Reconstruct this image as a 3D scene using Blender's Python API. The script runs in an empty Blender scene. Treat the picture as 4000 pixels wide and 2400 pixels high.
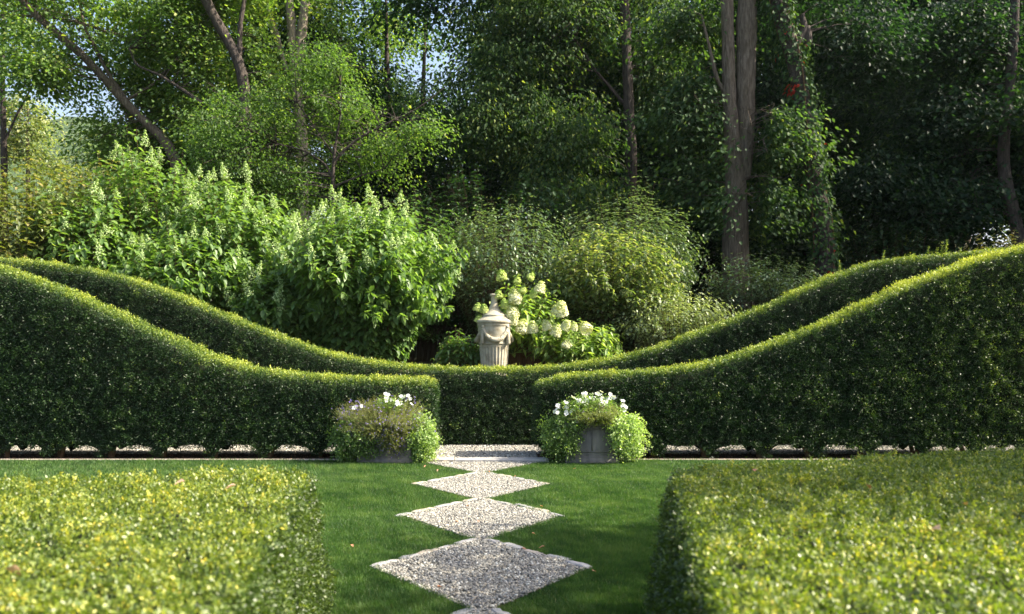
import bpy, math, random
import numpy as np
rng = np.random.default_rng(7); random.seed(7)
R = math.radians
sc = bpy.context.scene; COL = sc.collection
F, H, CX, HY = 3300.0, 1.75, 1880.0, 1380.0      # the camera: focal length and horizon in photo pixels, eye height
def at(px, py, d): return np.array([(px-CX)*d/F, d, H-(py-HY)*d/F])

# ------------------------------------------------------------------ materials
def newmat(name):
    m = bpy.data.materials.new(name); m.use_nodes = True
    nt = m.node_tree; nt.nodes.clear()
    o = nt.nodes.new('ShaderNodeOutputMaterial'); b = nt.nodes.new('ShaderNodeBsdfPrincipled')
    nt.links.new(b.outputs[0], o.inputs[0]); return m, nt, b, o
def ramp(nt, cols, fac, interp='LINEAR'):
    r = nt.nodes.new('ShaderNodeValToRGB'); r.color_ramp.interpolation = interp
    els = r.color_ramp.elements
    while len(els) < len(cols): els.new(.5)
    for e, c in zip(els, cols): e.position = c[0]; e.color = (*c[1], 1)
    nt.links.new(fac, r.inputs[0]); return r.outputs[0]
def leafmat(name, cols, trans=.35, rough=.42, spec=.5, tboost=1.6):
    m, nt, b, o = newmat(name)
    a = nt.nodes.new('ShaderNodeAttribute'); a.attribute_name = 'tint'
    c = ramp(nt, cols, a.outputs['Fac'])
    nt.links.new(c, b.inputs['Base Color']); b.inputs['Roughness'].default_value = rough
    b.inputs['Specular IOR Level'].default_value = spec
    t = nt.nodes.new('ShaderNodeBsdfTranslucent')
    mu = nt.nodes.new('ShaderNodeMix'); mu.data_type = 'RGBA'; mu.blend_type = 'MULTIPLY'; mu.inputs[0].default_value = 1
    nt.links.new(c, mu.inputs[6]); mu.inputs[7].default_value = (1.25*tboost, 1.35*tboost, .45*tboost, 1)
    nt.links.new(mu.outputs[2], t.inputs[0])
    mx = nt.nodes.new('ShaderNodeMixShader'); mx.inputs[0].default_value = trans
    nt.links.new(b.outputs[0], mx.inputs[1]); nt.links.new(t.outputs[0], mx.inputs[2]); nt.links.new(mx.outputs[0], o.inputs[0])
    return m
def noisemat(name, cols, scale=5, detail=6, rough=.85, bump=.3, bscale=None, mapping=(1,1,1), spec=.3, dist=.02, kind='noise'):
    m, nt, b, o = newmat(name)
    tc = nt.nodes.new('ShaderNodeTexCoord'); mp = nt.nodes.new('ShaderNodeMapping'); mp.inputs['Scale'].default_value = mapping
    nt.links.new(tc.outputs['Object'], mp.inputs[0])
    n = nt.nodes.new('ShaderNodeTexNoise'); n.inputs['Scale'].default_value = scale; n.inputs['Detail'].default_value = detail; n.inputs['Roughness'].default_value = .65
    nt.links.new(mp.outputs[0], n.inputs[0])
    nt.links.new(ramp(nt, cols, n.outputs[0]), b.inputs['Base Color']); b.inputs['Roughness'].default_value = rough
    b.inputs['Specular IOR Level'].default_value = spec
    n2 = nt.nodes.new('ShaderNodeTexNoise'); n2.inputs['Scale'].default_value = bscale or scale*4; n2.inputs['Detail'].default_value = 5
    nt.links.new(mp.outputs[0], n2.inputs[0])
    bp = nt.nodes.new('ShaderNodeBump'); bp.inputs['Strength'].default_value = bump; bp.inputs['Distance'].default_value = dist
    nt.links.new(n2.outputs[0], bp.inputs['Height']); nt.links.new(bp.outputs[0], b.inputs['Normal'])
    return m
def attrmat(name, cols, rough=.8, spec=.3):
    m, nt, b, o = newmat(name)
    a = nt.nodes.new('ShaderNodeAttribute'); a.attribute_name = 'tint'
    nt.links.new(ramp(nt, cols, a.outputs['Fac']), b.inputs['Base Color']); b.inputs['Roughness'].default_value = rough
    b.inputs['Specular IOR Level'].default_value = spec
    return m
M = {}
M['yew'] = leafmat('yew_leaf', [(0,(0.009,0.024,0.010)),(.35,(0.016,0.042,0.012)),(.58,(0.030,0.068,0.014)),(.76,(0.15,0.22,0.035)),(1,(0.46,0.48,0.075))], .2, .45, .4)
M['box'] = leafmat('boxwood_leaf', [(0,(0.029,0.054,0.009)),(.4,(0.065,0.110,0.016)),(.65,(0.154,0.204,0.029)),(.83,(0.299,0.327,0.049)),(1,(0.527,0.429,0.059))], .30, .46, .7)
M['core'] = noisemat('hedge_interior', [(0,(.006,.010,.004)),(.5,(.012,.02,.007)),(1,(.03,.03,.012))], 12, rough=1, bump=.8)  # solid near-black filler; the shade behind the leaves is put into its colour
M['grass'] = leafmat('grass_blade', [(0,(0.029,0.072,0.019)),(.5,(0.059,0.123,0.028)),(.8,(0.101,0.169,0.045)),(.9,(0.112,0.137,0.055)),(1,(0.162,0.123,0.048))], .3, .5, .3)
M['maple'] = leafmat('maple_leaf', [(0,(0.048,0.094,0.028)),(.5,(0.096,0.167,0.044)),(.85,(0.184,0.251,0.065)),(1,(0.322,0.347,0.098))], .45, .52, .35, 1.7)
M['dark'] = leafmat('shade_toned_maple_leaf', [(0,(0.009,0.025,0.014)),(.5,(0.016,0.043,0.019)),(.9,(0.034,0.076,0.021)),(1,(0.076,0.122,0.028))], .36, .6, .25, 1.8)  # maple copy darkened, the shade of the wood put into its leaf colour
M['mid'] = leafmat('shaded_maple_leaf', [(0,(.020,.048,.020)),(.5,(.042,.082,.028)),(.9,(.085,.14,.04)),(1,(.17,.21,.055))], .4, .62, .2, 1.8)  # in-between maple copy, partial shade put into its leaf colour
M['gold'] = leafmat('yellowish_leaf', [(0,(0.051,0.095,0.040)),(.5,(0.122,0.169,0.060)),(1,(0.347,0.348,0.160))], .40, .45, .4)
M['hyd'] = leafmat('hydrangea_leaf', [(0,(0.046,0.097,0.034)),(.5,(0.101,0.176,0.053)),(.85,(0.182,0.276,0.077)),(1,(0.274,0.350,0.096))], .36, .45, .45, 1.7)
M['vib'] = leafmat('viburnum_leaf', [(0,(0.046,0.067,0.021)),(.5,(0.084,0.113,0.032)),(.85,(0.168,0.187,0.058)),(1,(0.245,0.202,0.072))], .34, .4, .6)
M['dog'] = leafmat('dogwood_leaf', [(0,(.04,.08,.045)),(.5,(.085,.14,.07)),(.85,(.18,.24,.11)),(1,(.30,.35,.18))], .25, .42, .6)
M['trail'] = leafmat('trailing_leaf', [(0,(.06,.11,.025)),(.5,(.15,.24,.06)),(1,(.38,.48,.20))], .35, .4, .5)
M['lob'] = leafmat('wispy_leaf', [(0,(.12,.17,.05)),(.5,(.24,.27,.10)),(.8,(.33,.26,.14)),(1,(.38,.22,.15))], .3, .5, .3)
M['vine'] = leafmat('vine_leaf', [(0,(.025,.06,.025)),(.6,(.05,.10,.035)),(.93,(.09,.14,.04)),(.97,(.22,.03,.015)),(1,(.30,.03,.015))], .3, .65, .2)
M['floret'] = leafmat('green_white_floret', [(0,(0.323,0.456,0.160)),(.5,(0.510,0.646,0.304)),(1,(0.697,0.807,0.496))], .3, .6, .2, .7)
M['mop'] = leafmat('cream_floret', [(0,(.55,.66,.20)),(.45,(.78,.80,.42)),(1,(.88,.86,.68))], .25, .6, .2, .6)
M['lime'] = leafmat('lime_floret', [(0,(.32,.48,.10)),(.5,(.50,.62,.16)),(1,(.68,.74,.30))], .25, .6, .2, .6)
M['white'] = leafmat('white_petal', [(0,(.8,.8,.82)),(1,(.88,.88,.88))], .3, .6, .2, .6)
M['violet'] = leafmat('violet_petal', [(0,(.16,.10,.55)),(1,(.36,.27,.80))], .3, .6, .2, .8)
M['dead'] = leafmat('fallen_leaf', [(0,(.45,.20,.12)),(1,(.75,.50,.36))], .2, .7, .2, .8)
M['bark'] = noisemat('grey_bark', [(0.25,(0.042,0.032,0.024)),(.5,(0.134,0.103,0.077)),(.75,(0.252,0.206,0.163))], 3.5, rough=.95, bump=1, bscale=7, mapping=(5,5,.8), dist=.06)
M['barkpale'] = noisemat('pale_bark', [(0.25,(.10,.08,.06)),(.5,(.28,.23,.18)),(.75,(.45,.38,.30))], 3, rough=.95, bump=1, bscale=7, mapping=(5,5,1), dist=.05)
M['barkdark'] = noisemat('dark_bark', [(0.25,(0.026,0.021,0.019)),(.5,(0.065,0.052,0.046)),(.8,(0.130,0.104,0.088))], 4, rough=.95, bump=1, bscale=8, mapping=(5,5,1), dist=.05)
M['stem'] = noisemat('brown_stem', [(0.2,(.09,.05,.025)),(.8,(.22,.13,.07))], 12, rough=.8, bump=.3)
M['greenstem'] = noisemat('green_stem', [(0.2,(.10,.12,.04)),(.8,(.22,.20,.09))], 12, rough=.8, bump=.2)
M['darkstem'] = noisemat('dark_stem', [(0.2,(.03,.02,.012)),(.8,(.09,.06,.035))], 12, rough=.8, bump=.3)
M['stone'] = noisemat('weathered_limestone', [(.30,(0.174,0.142,0.088)),(.44,(0.330,0.292,0.212)),(.56,(0.435,0.401,0.309)),(.8,(0.504,0.483,0.399))], 4, detail=10, rough=.9, bump=.5, bscale=35, dist=.008)
M['lead'] = noisemat('grey_lead_sheet', [(.25,(.07,.065,.06)),(.5,(.14,.13,.12)),(.75,(.21,.19,.175))], 3, detail=8, rough=.6, bump=.15, bscale=20, mapping=(3,3,.6), dist=.01, spec=.5)
M['slate'] = noisemat('grey_bluestone', [(.25,(0.221,0.221,0.225)),(.5,(0.331,0.322,0.318)),(.75,(0.460,0.432,0.402))], 5, detail=8, rough=.85, bump=.4, bscale=25, dist=.01)
M['warmstone'] = noisemat('tan_bluestone', [(.25,(0.293,0.244,0.196)),(.5,(0.430,0.371,0.303)),(.75,(0.537,0.479,0.411))], 5, detail=8, rough=.85, bump=.4, bscale=25, dist=.01)
M['soil'] = noisemat('brown_soil', [(.25,(.03,.016,.009)),(.5,(.065,.036,.02)),(.75,(.12,.07,.04))], 9, detail=10, rough=1, bump=1, bscale=40, dist=.03)
M['lawn'] = noisemat('lawn_ground', [(.25,(0.018,0.042,0.007)),(.5,(0.030,0.066,0.011)),(.75,(0.054,0.077,0.018))], 9, detail=10, rough=1, bump=.6, bscale=60)
M['floor'] = noisemat('woodland_floor', [(.25,(.02,.022,.01)),(.5,(.04,.04,.018)),(.75,(.05,.07,.02))], 2, detail=10, rough=1, bump=.8, bscale=20, dist=.05)
M['gravel'] = attrmat('gravel_stone', [(0,(0.072,0.068,0.063)),(.3,(0.177,0.173,0.160)),(.6,(0.319,0.307,0.275)),(.8,(0.407,0.361,0.283)),(1,(0.637,0.632,0.583))])
M['gravelbed'] = noisemat('gravel_bed', [(.2,(0.067,0.065,0.058)),(.5,(0.184,0.176,0.150)),(.8,(0.348,0.331,0.281))], 60, detail=4, rough=1, bump=1, bscale=70, dist=.02)
def hillmat():
    return noisemat('forested_hillside', [(.3,(.025,.05,.015)),(.5,(.05,.09,.025)),(.7,(.09,.13,.035))], .12, detail=12, rough=1, bump=1, bscale=.3, dist=6)
M['hill'] = hillmat()

# ------------------------------------------------------------------ objects and their properties
def tag(o, label=None, cat=None, group=None, kind=None):
    if label: o['label'] = label
    if cat: o['category'] = cat
    if group: o['group'] = group
    if kind: o['kind'] = kind
    return o
def thing(name, loc, label, cat, group=None, rz=0):
    o = bpy.data.objects.new(name, None); COL.objects.link(o); o.location = tuple(float(v) for v in loc); o.rotation_euler.z = rz
    o.empty_display_size = .2
    return tag(o, label, cat, group)
def mk(name, verts, faces, mat, parent=None, tint=None, smooth=False, loc=None):
    """faces: int array (n,k).  With a parent (an Empty without rotation) the vertices are given in world space."""
    verts = np.asarray(verts, dtype=np.float32)
    if parent is not None and loc is None: verts = verts - np.array(parent.location, dtype=np.float32)
    me = bpy.data.meshes.new(name)
    if isinstance(faces, np.ndarray):
        n, k = faces.shape
        me.vertices.add(len(verts)); me.vertices.foreach_set('co', verts.ravel())
        me.loops.add(n*k); me.loops.foreach_set('vertex_index', faces.astype(np.int32).ravel())
        me.polygons.add(n); me.polygons.foreach_set('loop_start', np.arange(0, n*k, k, dtype=np.int32))
        me.update(calc_edges=True); nf = n
    else:
        me.from_pydata([tuple(map(float, v)) for v in verts], [], faces); nf = len(faces)
    if tint is not None:
        a = me.attributes.new('tint', 'FLOAT', 'FACE'); a.data.foreach_set('value', np.clip(np.asarray(tint, dtype=np.float32), 0, 1))
    if smooth: me.polygons.foreach_set('use_smooth', np.ones(nf, dtype=bool))
    me.materials.append(mat)
    o = bpy.data.objects.new(name, me); COL.objects.link(o)
    if parent is not None: o.parent = parent
    if loc is not None: o.location = loc
    return o
class Acc:
    """collects several vertex/face arrays into one mesh"""
    def __init__(s): s.v, s.f, s.t, s.n = [], [], [], 0
    def add(s, v, f, t=None):
        s.v.append(np.asarray(v, float)); s.f.append(np.asarray(f)+s.n); s.n += len(v)
        s.t.append(np.zeros(len(f)) if t is None else np.asarray(t))
    def out(s, name, mat, parent=None, smooth=False, loc=None):
        return mk(name, np.concatenate(s.v), np.concatenate(s.f), mat, parent, np.concatenate(s.t), smooth, loc)
def unit(v): return v/np.maximum(np.linalg.norm(v, axis=-1, keepdims=True), 1e-9)
def rvec(n): return unit(rng.normal(size=(n, 3)))
class Noise:
    def __init__(s, freq, n=14):
        s.k = rvec(n)*freq*2*math.pi*rng.uniform(.6, 1.5, (n, 1)); s.p = rng.uniform(0, 7, n); s.n = n
    def __call__(s, P): return np.sin(P@s.k.T+s.p).sum(-1)/math.sqrt(s.n/2)     # about unit variance

# ------------------------------------------------------------------ leaves
def leaves(P, D, N, L, W, tint, shape='rhomb', curl=.15):
    n = len(P); D = unit(D); S = unit(np.cross(D, N)); N = np.cross(S, D)
    L = np.broadcast_to(np.asarray(L, float), (n,))[:, None]; W = np.broadcast_to(np.asarray(W, float), (n,))[:, None]
    if shape == 'tri':
        v = np.stack([P-S*W/2, P+S*W/2, P+D*L], 1).reshape(-1, 3)
        return v, np.arange(n*3).reshape(n, 3), tint
    if shape == 'rhomb':
        v = np.stack([P, P+D*L*.45+S*W/2+N*W*.12, P+D*L-N*L*curl, P+D*L*.45-S*W/2+N*W*.12], 1).reshape(-1, 3)
        return v, np.arange(n*4).reshape(n, 4), tint
    # 'oval': six vertices, folded along the midrib, tip curling down
    b = P; t = P+D*L-N*L*curl*1.6
    l1 = P+D*L*.30+S*W*.46+N*W*.14; r1 = P+D*L*.30-S*W*.46+N*W*.14
    l2 = P+D*L*.66+S*W*.38+N*W*.10-N*L*curl*.6; r2 = P+D*L*.66-S*W*.38+N*W*.10-N*L*curl*.6
    v = np.stack([b, l1, l2, t, r2, r1], 1).reshape(-1, 3); i = np.arange(n)[:, None]*6
    f = np.concatenate([i+np.array([[0,3,2,1]]), i+np.array([[0,5,4,3]])], 0)
    return v, f, np.concatenate([tint, tint])

def grid_faces(a, b, wrap=False):
    i, j = np.meshgrid(np.arange(a-1), np.arange(b if wrap else b-1), indexing='ij'); j2 = (j+1) % b
    return np.stack([i*b+j, (i+1)*b+j, (i+1)*b+j2, i*b+j2], -1).reshape(-1, 4)
def grid_sample(G, dens):
    """random points (area weighted, dens per m2) on a grid surface, with normals"""
    a, b = G.shape[:2]; f = grid_faces(a, b); V = G.reshape(-1, 3)
    A, B, C, D = V[f[:,0]], V[f[:,1]], V[f[:,2]], V[f[:,3]]
    nn = np.cross(C-A, D-B)/2; ar = np.linalg.norm(nn, axis=1); n = int(ar.sum()*dens)
    k = rng.choice(len(f), n, p=ar/ar.sum()); u, w = rng.random((n,1)), rng.random((n,1))
    P = (A[k]*(1-u)+B[k]*u)*(1-w)+(D[k]*(1-u)+C[k]*u)*w
    return P, unit(nn[k])
def grid_normals(G):
    gu = np.gradient(G, axis=0); gv = np.gradient(G, axis=1); return unit(np.cross(gu, gv))

# ------------------------------------------------------------------ tubes
def tube(path, rad, seg=8, rough=0., cap=True):
    path = np.asarray(path, float); n = len(path); rad = np.broadcast_to(np.asarray(rad, float), (n,))
    T = unit(np.gradient(path, axis=0)); ref = np.array([.13, 1, .07]) if abs(T[0][1]) < .9 else np.array([1, 0, .1])
    X = unit(np.cross(T, ref)); Y = np.cross(T, X)
    a = np.arange(seg)/seg*2*math.pi; r = rad[:, None]*(1+rough*rng.normal(size=(n, seg)))
    v = (path[:, None]+X[:, None]*(np.cos(a)*r)[..., None]+Y[:, None]*(np.sin(a)*r)[..., None]).reshape(-1, 3)
    return v, grid_faces(n, seg, True)
def smooth_path(pts, n):
    pts = np.asarray(pts, float)
    d = np.r_[0, np.cumsum(np.linalg.norm(np.diff(pts[:, :3], axis=0), axis=1))]; t = np.linspace(0, d[-1], n)
    q = np.stack([np.interp(t, d, pts[:, k]) for k in range(pts.shape[1])], 1)
    for _ in range(3): q[1:-1] = (q[:-2]+2*q[1:-1]+q[2:])/4
    return q
def thin(P0, P1, r0, r1, sag=0.):
    """many thin three-sided tapering stems, three rings each: P0, P1 (n,3)"""
    n = len(P0); Pm = (P0+P1)/2+np.array([0, 0, 1.])*np.broadcast_to(np.asarray(sag, float), (n,))[:, None]
    T = unit(P1-P0); X = unit(np.cross(T, rvec(n))); Y = np.cross(T, X); out = []
    for P, r in ((P0, r0), (Pm, (np.asarray(r0)+np.asarray(r1))/2), (P1, r1)):
        r = np.broadcast_to(np.asarray(r, float), (n,))[:, None]
        for k in range(3):
            a = k*2*math.pi/3; out.append(P+(X*math.cos(a)+Y*math.sin(a))*r)
    v = np.stack(out, 1).reshape(-1, 3); i = np.arange(n)[:, None]*9; q = []
    for s in (0, 3):
        for k in range(3): q.append(i+np.array([[s+k, s+(k+1) % 3, s+3+(k+1) % 3, s+3+k]]))
    return v, np.concatenate(q, 0)

# ------------------------------------------------------------------ hedges
def foliate(acc, G, clumps, per, L, W, big, spread=.022, topbias=.40, shape='rhomb', base=.35, bump=(.010, .020), tipf=.0, fresh=None):
    P, N = grid_sample(G, clumps); bn = big(P); cn = .45*NF(P)+.75*NG(P)+.45*NK(P)
    q = rng.random(len(P)) < np.clip(.95+.55*cn+.5*np.clip(N[:, 2], 0, 1), .12, 1); P, N, bn, cn = P[q], N[q], bn[q], cn[q]; n = len(P)
    lift = bump[0]*bn+bump[1]*cn
    P = P+N*lift[:, None]
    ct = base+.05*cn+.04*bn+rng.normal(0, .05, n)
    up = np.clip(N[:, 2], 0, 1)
    ct += topbias*up**1.2  # paler tops: yellow-green new growth, and sunlight put into the tint
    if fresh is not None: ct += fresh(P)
    k = rng.random(n) < .012; ct[k] += .22
    P = np.repeat(P, per, 0); N = np.repeat(N, per, 0); ct = np.repeat(ct, per)
    m = len(P); D = unit(N*.75+rvec(m)*.95+np.array([0, 0, .25])); 
    P = P+rng.normal(0, spread, (m, 3))-N*rng.random((m, 1))*.035
    s = rng.uniform(.7, 1.3, m)
    nv = unit(N+rvec(m)*.8)
    acc.add(*leaves(P, D, nv, L*s, W*s, ct+rng.normal(0, .075, m), shape, .1))
NF = Noise(5.5); NG = Noise(9., 20); NK = Noise(17., 20); NB = Noise(1.1); NC = Noise(2.2)
def section_grid(xs, yf, yb, ztop, zbot, r=.2, inset=0., batter=.06, nf=26, endl=None, endr=None, er=.06):
    """grid over x and the cross-section: up the front, over the top, down the back"""
    rows = []
    for x in xs:
        z1 = ztop(x)-inset; z0 = zbot(x)+inset*.3; e = 0
        for xe in (endl, endr):
            if xe is not None:
                q = abs(x-xe)
                if q < er: e = max(e, er-math.sqrt(max(er*er-(er-q)**2, 0)))
        z1 -= e*.9; f, b = yf(x)+inset+e, yb(x)-inset-e
        rr = min(r, (b-f)/2-.01); p = []
        for t in np.linspace(0, 1, nf): p.append((f-batter*(1-t), z0+(z1-rr-z0)*t))
        for a in np.linspace(0, 90, 7)[1:]: p.append((f+rr-rr*math.cos(R(a)), z1-rr+rr*math.sin(R(a))))
        for t in np.linspace(0, 1, 6)[1:]: p.append((f+rr+(b-f-2*rr)*t, z1))
        for a in np.linspace(90, 0, 7)[1:]: p.append((b-rr+rr*math.cos(R(a)), z1-rr+rr*math.sin(R(a))))
        for t in np.linspace(1, 0, 10)[1:]: p.append((b+batter*(1-t), z0+(z1-rr-z0)*t))
        rows.append([(x, y, z) for y, z in p])
    return np.array(rows)[::1]
def end_cap(G, row, nf, right):
    S = G[row]; n = len(S)//2; f = S[:n]; b = S[::-1][:n]
    t = np.linspace(0, 1, 8)[:, None, None]; C = f[None]*(1-t)+b[None]*t
    return C if right else C[::-1]

def prof(pts, d):
    p = np.array([at(a*1.6175, b*1.6175, d) for a, b in pts]); return lambda x: float(np.interp(x, p[:, 0], p[:, 2]))
def yew_hedge(name, label, x0, x1, yf, yb, ztop, zbot, r, endl=None, endr=None, dens=950, stems=None, group=None, shoots=(), fresh=None):
    t = thing(name, ((x0+x1)/2, (yf(0)+yb(0))/2, 0), label, 'hedge', group)
    xs = np.arange(x0, x1+.001, .08); xs[-1] = x1
    G = section_grid(xs, yf, yb, ztop, zbot, r, endl=endl, endr=endr); Gi = section_grid(xs, yf, yb, ztop, zbot, r, .12, endl=endl, endr=endr)
    acc = Acc(); nfr = 26+6+6
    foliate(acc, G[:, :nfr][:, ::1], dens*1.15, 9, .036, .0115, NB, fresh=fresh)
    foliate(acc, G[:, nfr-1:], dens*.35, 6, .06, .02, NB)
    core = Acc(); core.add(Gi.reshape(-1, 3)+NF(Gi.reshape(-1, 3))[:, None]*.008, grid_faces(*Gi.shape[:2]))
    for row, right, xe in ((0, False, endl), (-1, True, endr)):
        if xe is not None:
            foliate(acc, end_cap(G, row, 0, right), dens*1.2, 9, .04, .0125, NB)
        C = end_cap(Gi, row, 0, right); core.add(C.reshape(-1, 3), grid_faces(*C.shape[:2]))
    shoots = list(shoots)+[(x, h) for x, h in zip(rng.uniform(x0+.3, x1-.3, int((x1-x0)*2.2)), rng.uniform(.04, .11, 60))]
    if len(shoots):
        for sx, sh in shoots:     # long untrimmed shoots standing above the clipped top
            b = np.array([sx, yf(sx)+.3, ztop(sx)]); m = int(sh*260); q = rng.random((m, 1))
            P = b+np.array([.02, 0, sh])*q; D = unit(rvec(m)+np.array([0, 0, .9])); acc.add(*leaves(P, D, rvec(m), .045, .012, rng.uniform(.6, .95, m)))
    fol = acc.out('foliage', M['yew'], t); co = core.out('dark_core', M['core'], t)
    if stems is not None:
        for sx in stems:
            yc = (yf(sx)+yb(sx))/2
            for k in range(2):
                o = rng.normal(0, .05, 2)
                pth = smooth_path([(sx+o[0]*.4, yc+o[1]*.4-.1, -.02), (sx+o[0], yc+o[1]-.1, .15), (sx+o[0]*3, yc+o[1]*2-.05, .55)], 8)
                v, f = tube(pth, np.linspace(.04, .022, 8), 7, .08); mk('stem', v, f, M['stem'], t, smooth=True)
    return t

PFL = [(-60,632),(0,650),(100,685),(200,725),(300,770),(400,815),(500,862),(600,892),(700,906),(800,914),(900,918),(1000,920),(1035,922),(1060,924)]
PFR = [(1270,932),(1300,926),(1350,915),(1400,908),(1500,903),(1600,898),(1700,885),(1800,858),(1900,822),(2000,783),(2100,735),(2200,690),(2300,652),(2400,618),(2473,600),(2560,590)]
PBK = [(-80,625),(0,630),(100,638),(200,650),(300,672),(400,705),(500,745),(600,785),(700,825),(800,858),(900,877),(1000,888),(1100,892),(1200,894),(1300,891),(1400,882),(1500,865),(1600,838),(1700,800),(1800,762),(1900,720),(2000,675),(2100,640),(2150,632),(2250,622),(2350,614),(2473,604),(2560,600)]
zfl, zfr, zbk = prof(PFL, 14.1), prof(PFR, 14.1), prof(PBK, 16.3)
XL, XR = (1697-CX)*14.1/F, (2098-CX)*14.1/F
stL = [-.95-.88*k for k in range(9)]; stR = [1.15+.88*k for k in range(10)]
def zb_of(st, hang):
    st = np.array(st)
    def z(x):
        q = np.min(np.abs(st-x)); return .20-hang*math.exp(-(q/.14)**2)+.02*math.sin(x*9)+.012*math.sin(x*23)
    return z
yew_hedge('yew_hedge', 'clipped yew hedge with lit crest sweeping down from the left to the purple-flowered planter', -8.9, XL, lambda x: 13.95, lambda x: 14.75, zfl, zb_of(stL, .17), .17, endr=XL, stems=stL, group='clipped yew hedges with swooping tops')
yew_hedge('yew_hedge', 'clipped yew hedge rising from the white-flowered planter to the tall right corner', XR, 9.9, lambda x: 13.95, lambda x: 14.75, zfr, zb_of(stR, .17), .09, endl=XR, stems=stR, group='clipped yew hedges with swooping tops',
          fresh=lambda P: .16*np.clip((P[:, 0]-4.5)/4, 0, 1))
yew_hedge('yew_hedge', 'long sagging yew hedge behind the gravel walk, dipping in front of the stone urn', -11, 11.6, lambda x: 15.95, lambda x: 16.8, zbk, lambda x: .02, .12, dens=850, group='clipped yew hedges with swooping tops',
          shoots=[((px-CX)*16.3/F, h) for px, h in ((3272,.28),(3445,.22),(3618,.2),(3652,.16),(3672,.28),(3690,.3),(3745,.12),(2878,.16),(3560,.1))])

# boxwood blocks in the foreground
def box_block(label, plan, top, r, back):
    plan = np.array(plan, float)
    def ring(off, z):
        # rounded polygon contour, pushed outwards by off
        c = plan.mean(0); out = []
        n = len(plan)
        for i in range(n):
            p, a, b = plan[i], plan[i-1], plan[(i+1) % n]
            ua, ub = unit(a-p), unit(b-p); rr = .22
            for t in np.linspace(0, 1, 9): out.append((p+ua*rr)*(1-t)**2+p*2*t*(1-t)+(p+ub*rr)*t*t)
            A, B = p+ub*rr, b-ub*rr
            for t in np.linspace(0, 1, 30)[1:-1]: out.append(A+(B-A)*t)
        out = np.array(out); out = np.vstack([out, out[:1]])
        T = np.gradient(out, axis=0); T[0] = T[-1] = out[1]-out[-2]; T = unit(T); Nn = np.stack([T[:, 1], -T[:, 0]], 1)
        if np.sum(Nn*(out-c)) < 0: Nn = -Nn
        return np.c_[out+Nn*off, np.full(len(out), z)]
    c3 = np.r_[plan.mean(0), 0]
    def build(ins):
        rows = [ring(.15*(1-t)-ins, .02+(top-r-.02)*t-ins*.5) for t in np.linspace(0, 1, 12)]
        for a in np.linspace(0, 90, 6)[1:]: rows.append(ring(-r+r*math.cos(R(a))-ins, top-r+r*math.sin(R(a))-ins))
        last = rows[-1]
        for s in np.linspace(1, 0, 14)[1:]:
            q = c3+(last-c3)*s; q[:, 2] = top-ins; rows.append(q)
        return np.array(rows)
    G = build(0.);  A = (G[1:, :-1]-G[:-1, :-1]); 
    nn = grid_normals(G)
    if nn[14:, :, 2].mean() < 0: G = G[:, ::-1]
    t = thing('boxwood_hedge', (*plan.mean(0), 0), label, 'hedge', 'low boxwood blocks in the foreground')
    acc = Acc(); P, N = grid_sample(G, 2100)
    keep = (P[:, 1] > 1.9) & (np.abs((P[:, 0])/np.maximum(P[:, 1], .1)) < .85) & ((N[:, 2] > .3) | (P[:, 2] > .2))
    P, N = P[keep], N[keep]; n = len(P); bn, cn = NC(P), NF(P)
    q = rng.random(n) < np.clip(.95+.5*NG(P*2), .2, 1); P, N, bn, cn = P[q], N[q], bn[q], cn[q]; n = len(P)
    P = P+N*(.010*bn+.012*cn)[:, None]; ct = .20+.035*cn+.045*bn+rng.normal(0, .07, n)+.37*np.clip(N[:, 2], 0, 1)  # sides tinted darker than the top, shade put into the leaf colour
    k = rng.random(n) < .06; ct[k] += .16
    per = 9; P, N, ct = np.repeat(P, per, 0), np.repeat(N, per, 0), np.repeat(ct, per); m = len(P)
    D = unit(N*.9+rvec(m)); P = P+rng.normal(0, .014, (m, 3))-N*rng.random((m, 1))*.03
    s = rng.uniform(.7, 1.25, m); acc.add(*leaves(P, D, unit(N+rvec(m)), .019*s, .0105*s, ct+rng.normal(0, .12, m), 'rhomb', .1))
    # young shoots that stick out above the clipped surface
    P, N = grid_sample(G, 16); k = (P[:, 1] > 2.2) & (P[:, 2] > .5); P, N = P[k], N[k]; n = len(P); hgt = rng.uniform(.02, .06, n); nl = 12
    q = np.tile(np.linspace(.1, 1, nl), n); P2 = np.repeat(P, nl, 0); N2 = np.repeat(unit(N+rvec(n)*.35), nl, 0)
    P2 = P2+N2*(q*np.repeat(hgt, nl))[:, None]; m = len(P2)
    acc.add(*leaves(P2, unit(N2*.6+rvec(m)), rvec(m), .022, .013, np.repeat(np.where(N[:, 2] > .5, rng.uniform(.62, .9, n), rng.uniform(.3, .7, n)), nl)))
    acc.out('foliage', M['box'], t)
    Gi = build(.06); mk('dark_core', Gi.reshape(-1, 3), grid_faces(*Gi.shape[:2]), M['core'], t)
    return t
BH = 1.0
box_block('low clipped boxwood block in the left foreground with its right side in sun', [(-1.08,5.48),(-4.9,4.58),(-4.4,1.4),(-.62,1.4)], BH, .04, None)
box_block('low clipped boxwood block in the right foreground with its left side in shade', [(1.20,5.42),(4.9,6.87),(5.6,1.4),(.52,1.4)], BH, .04, None)
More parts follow.
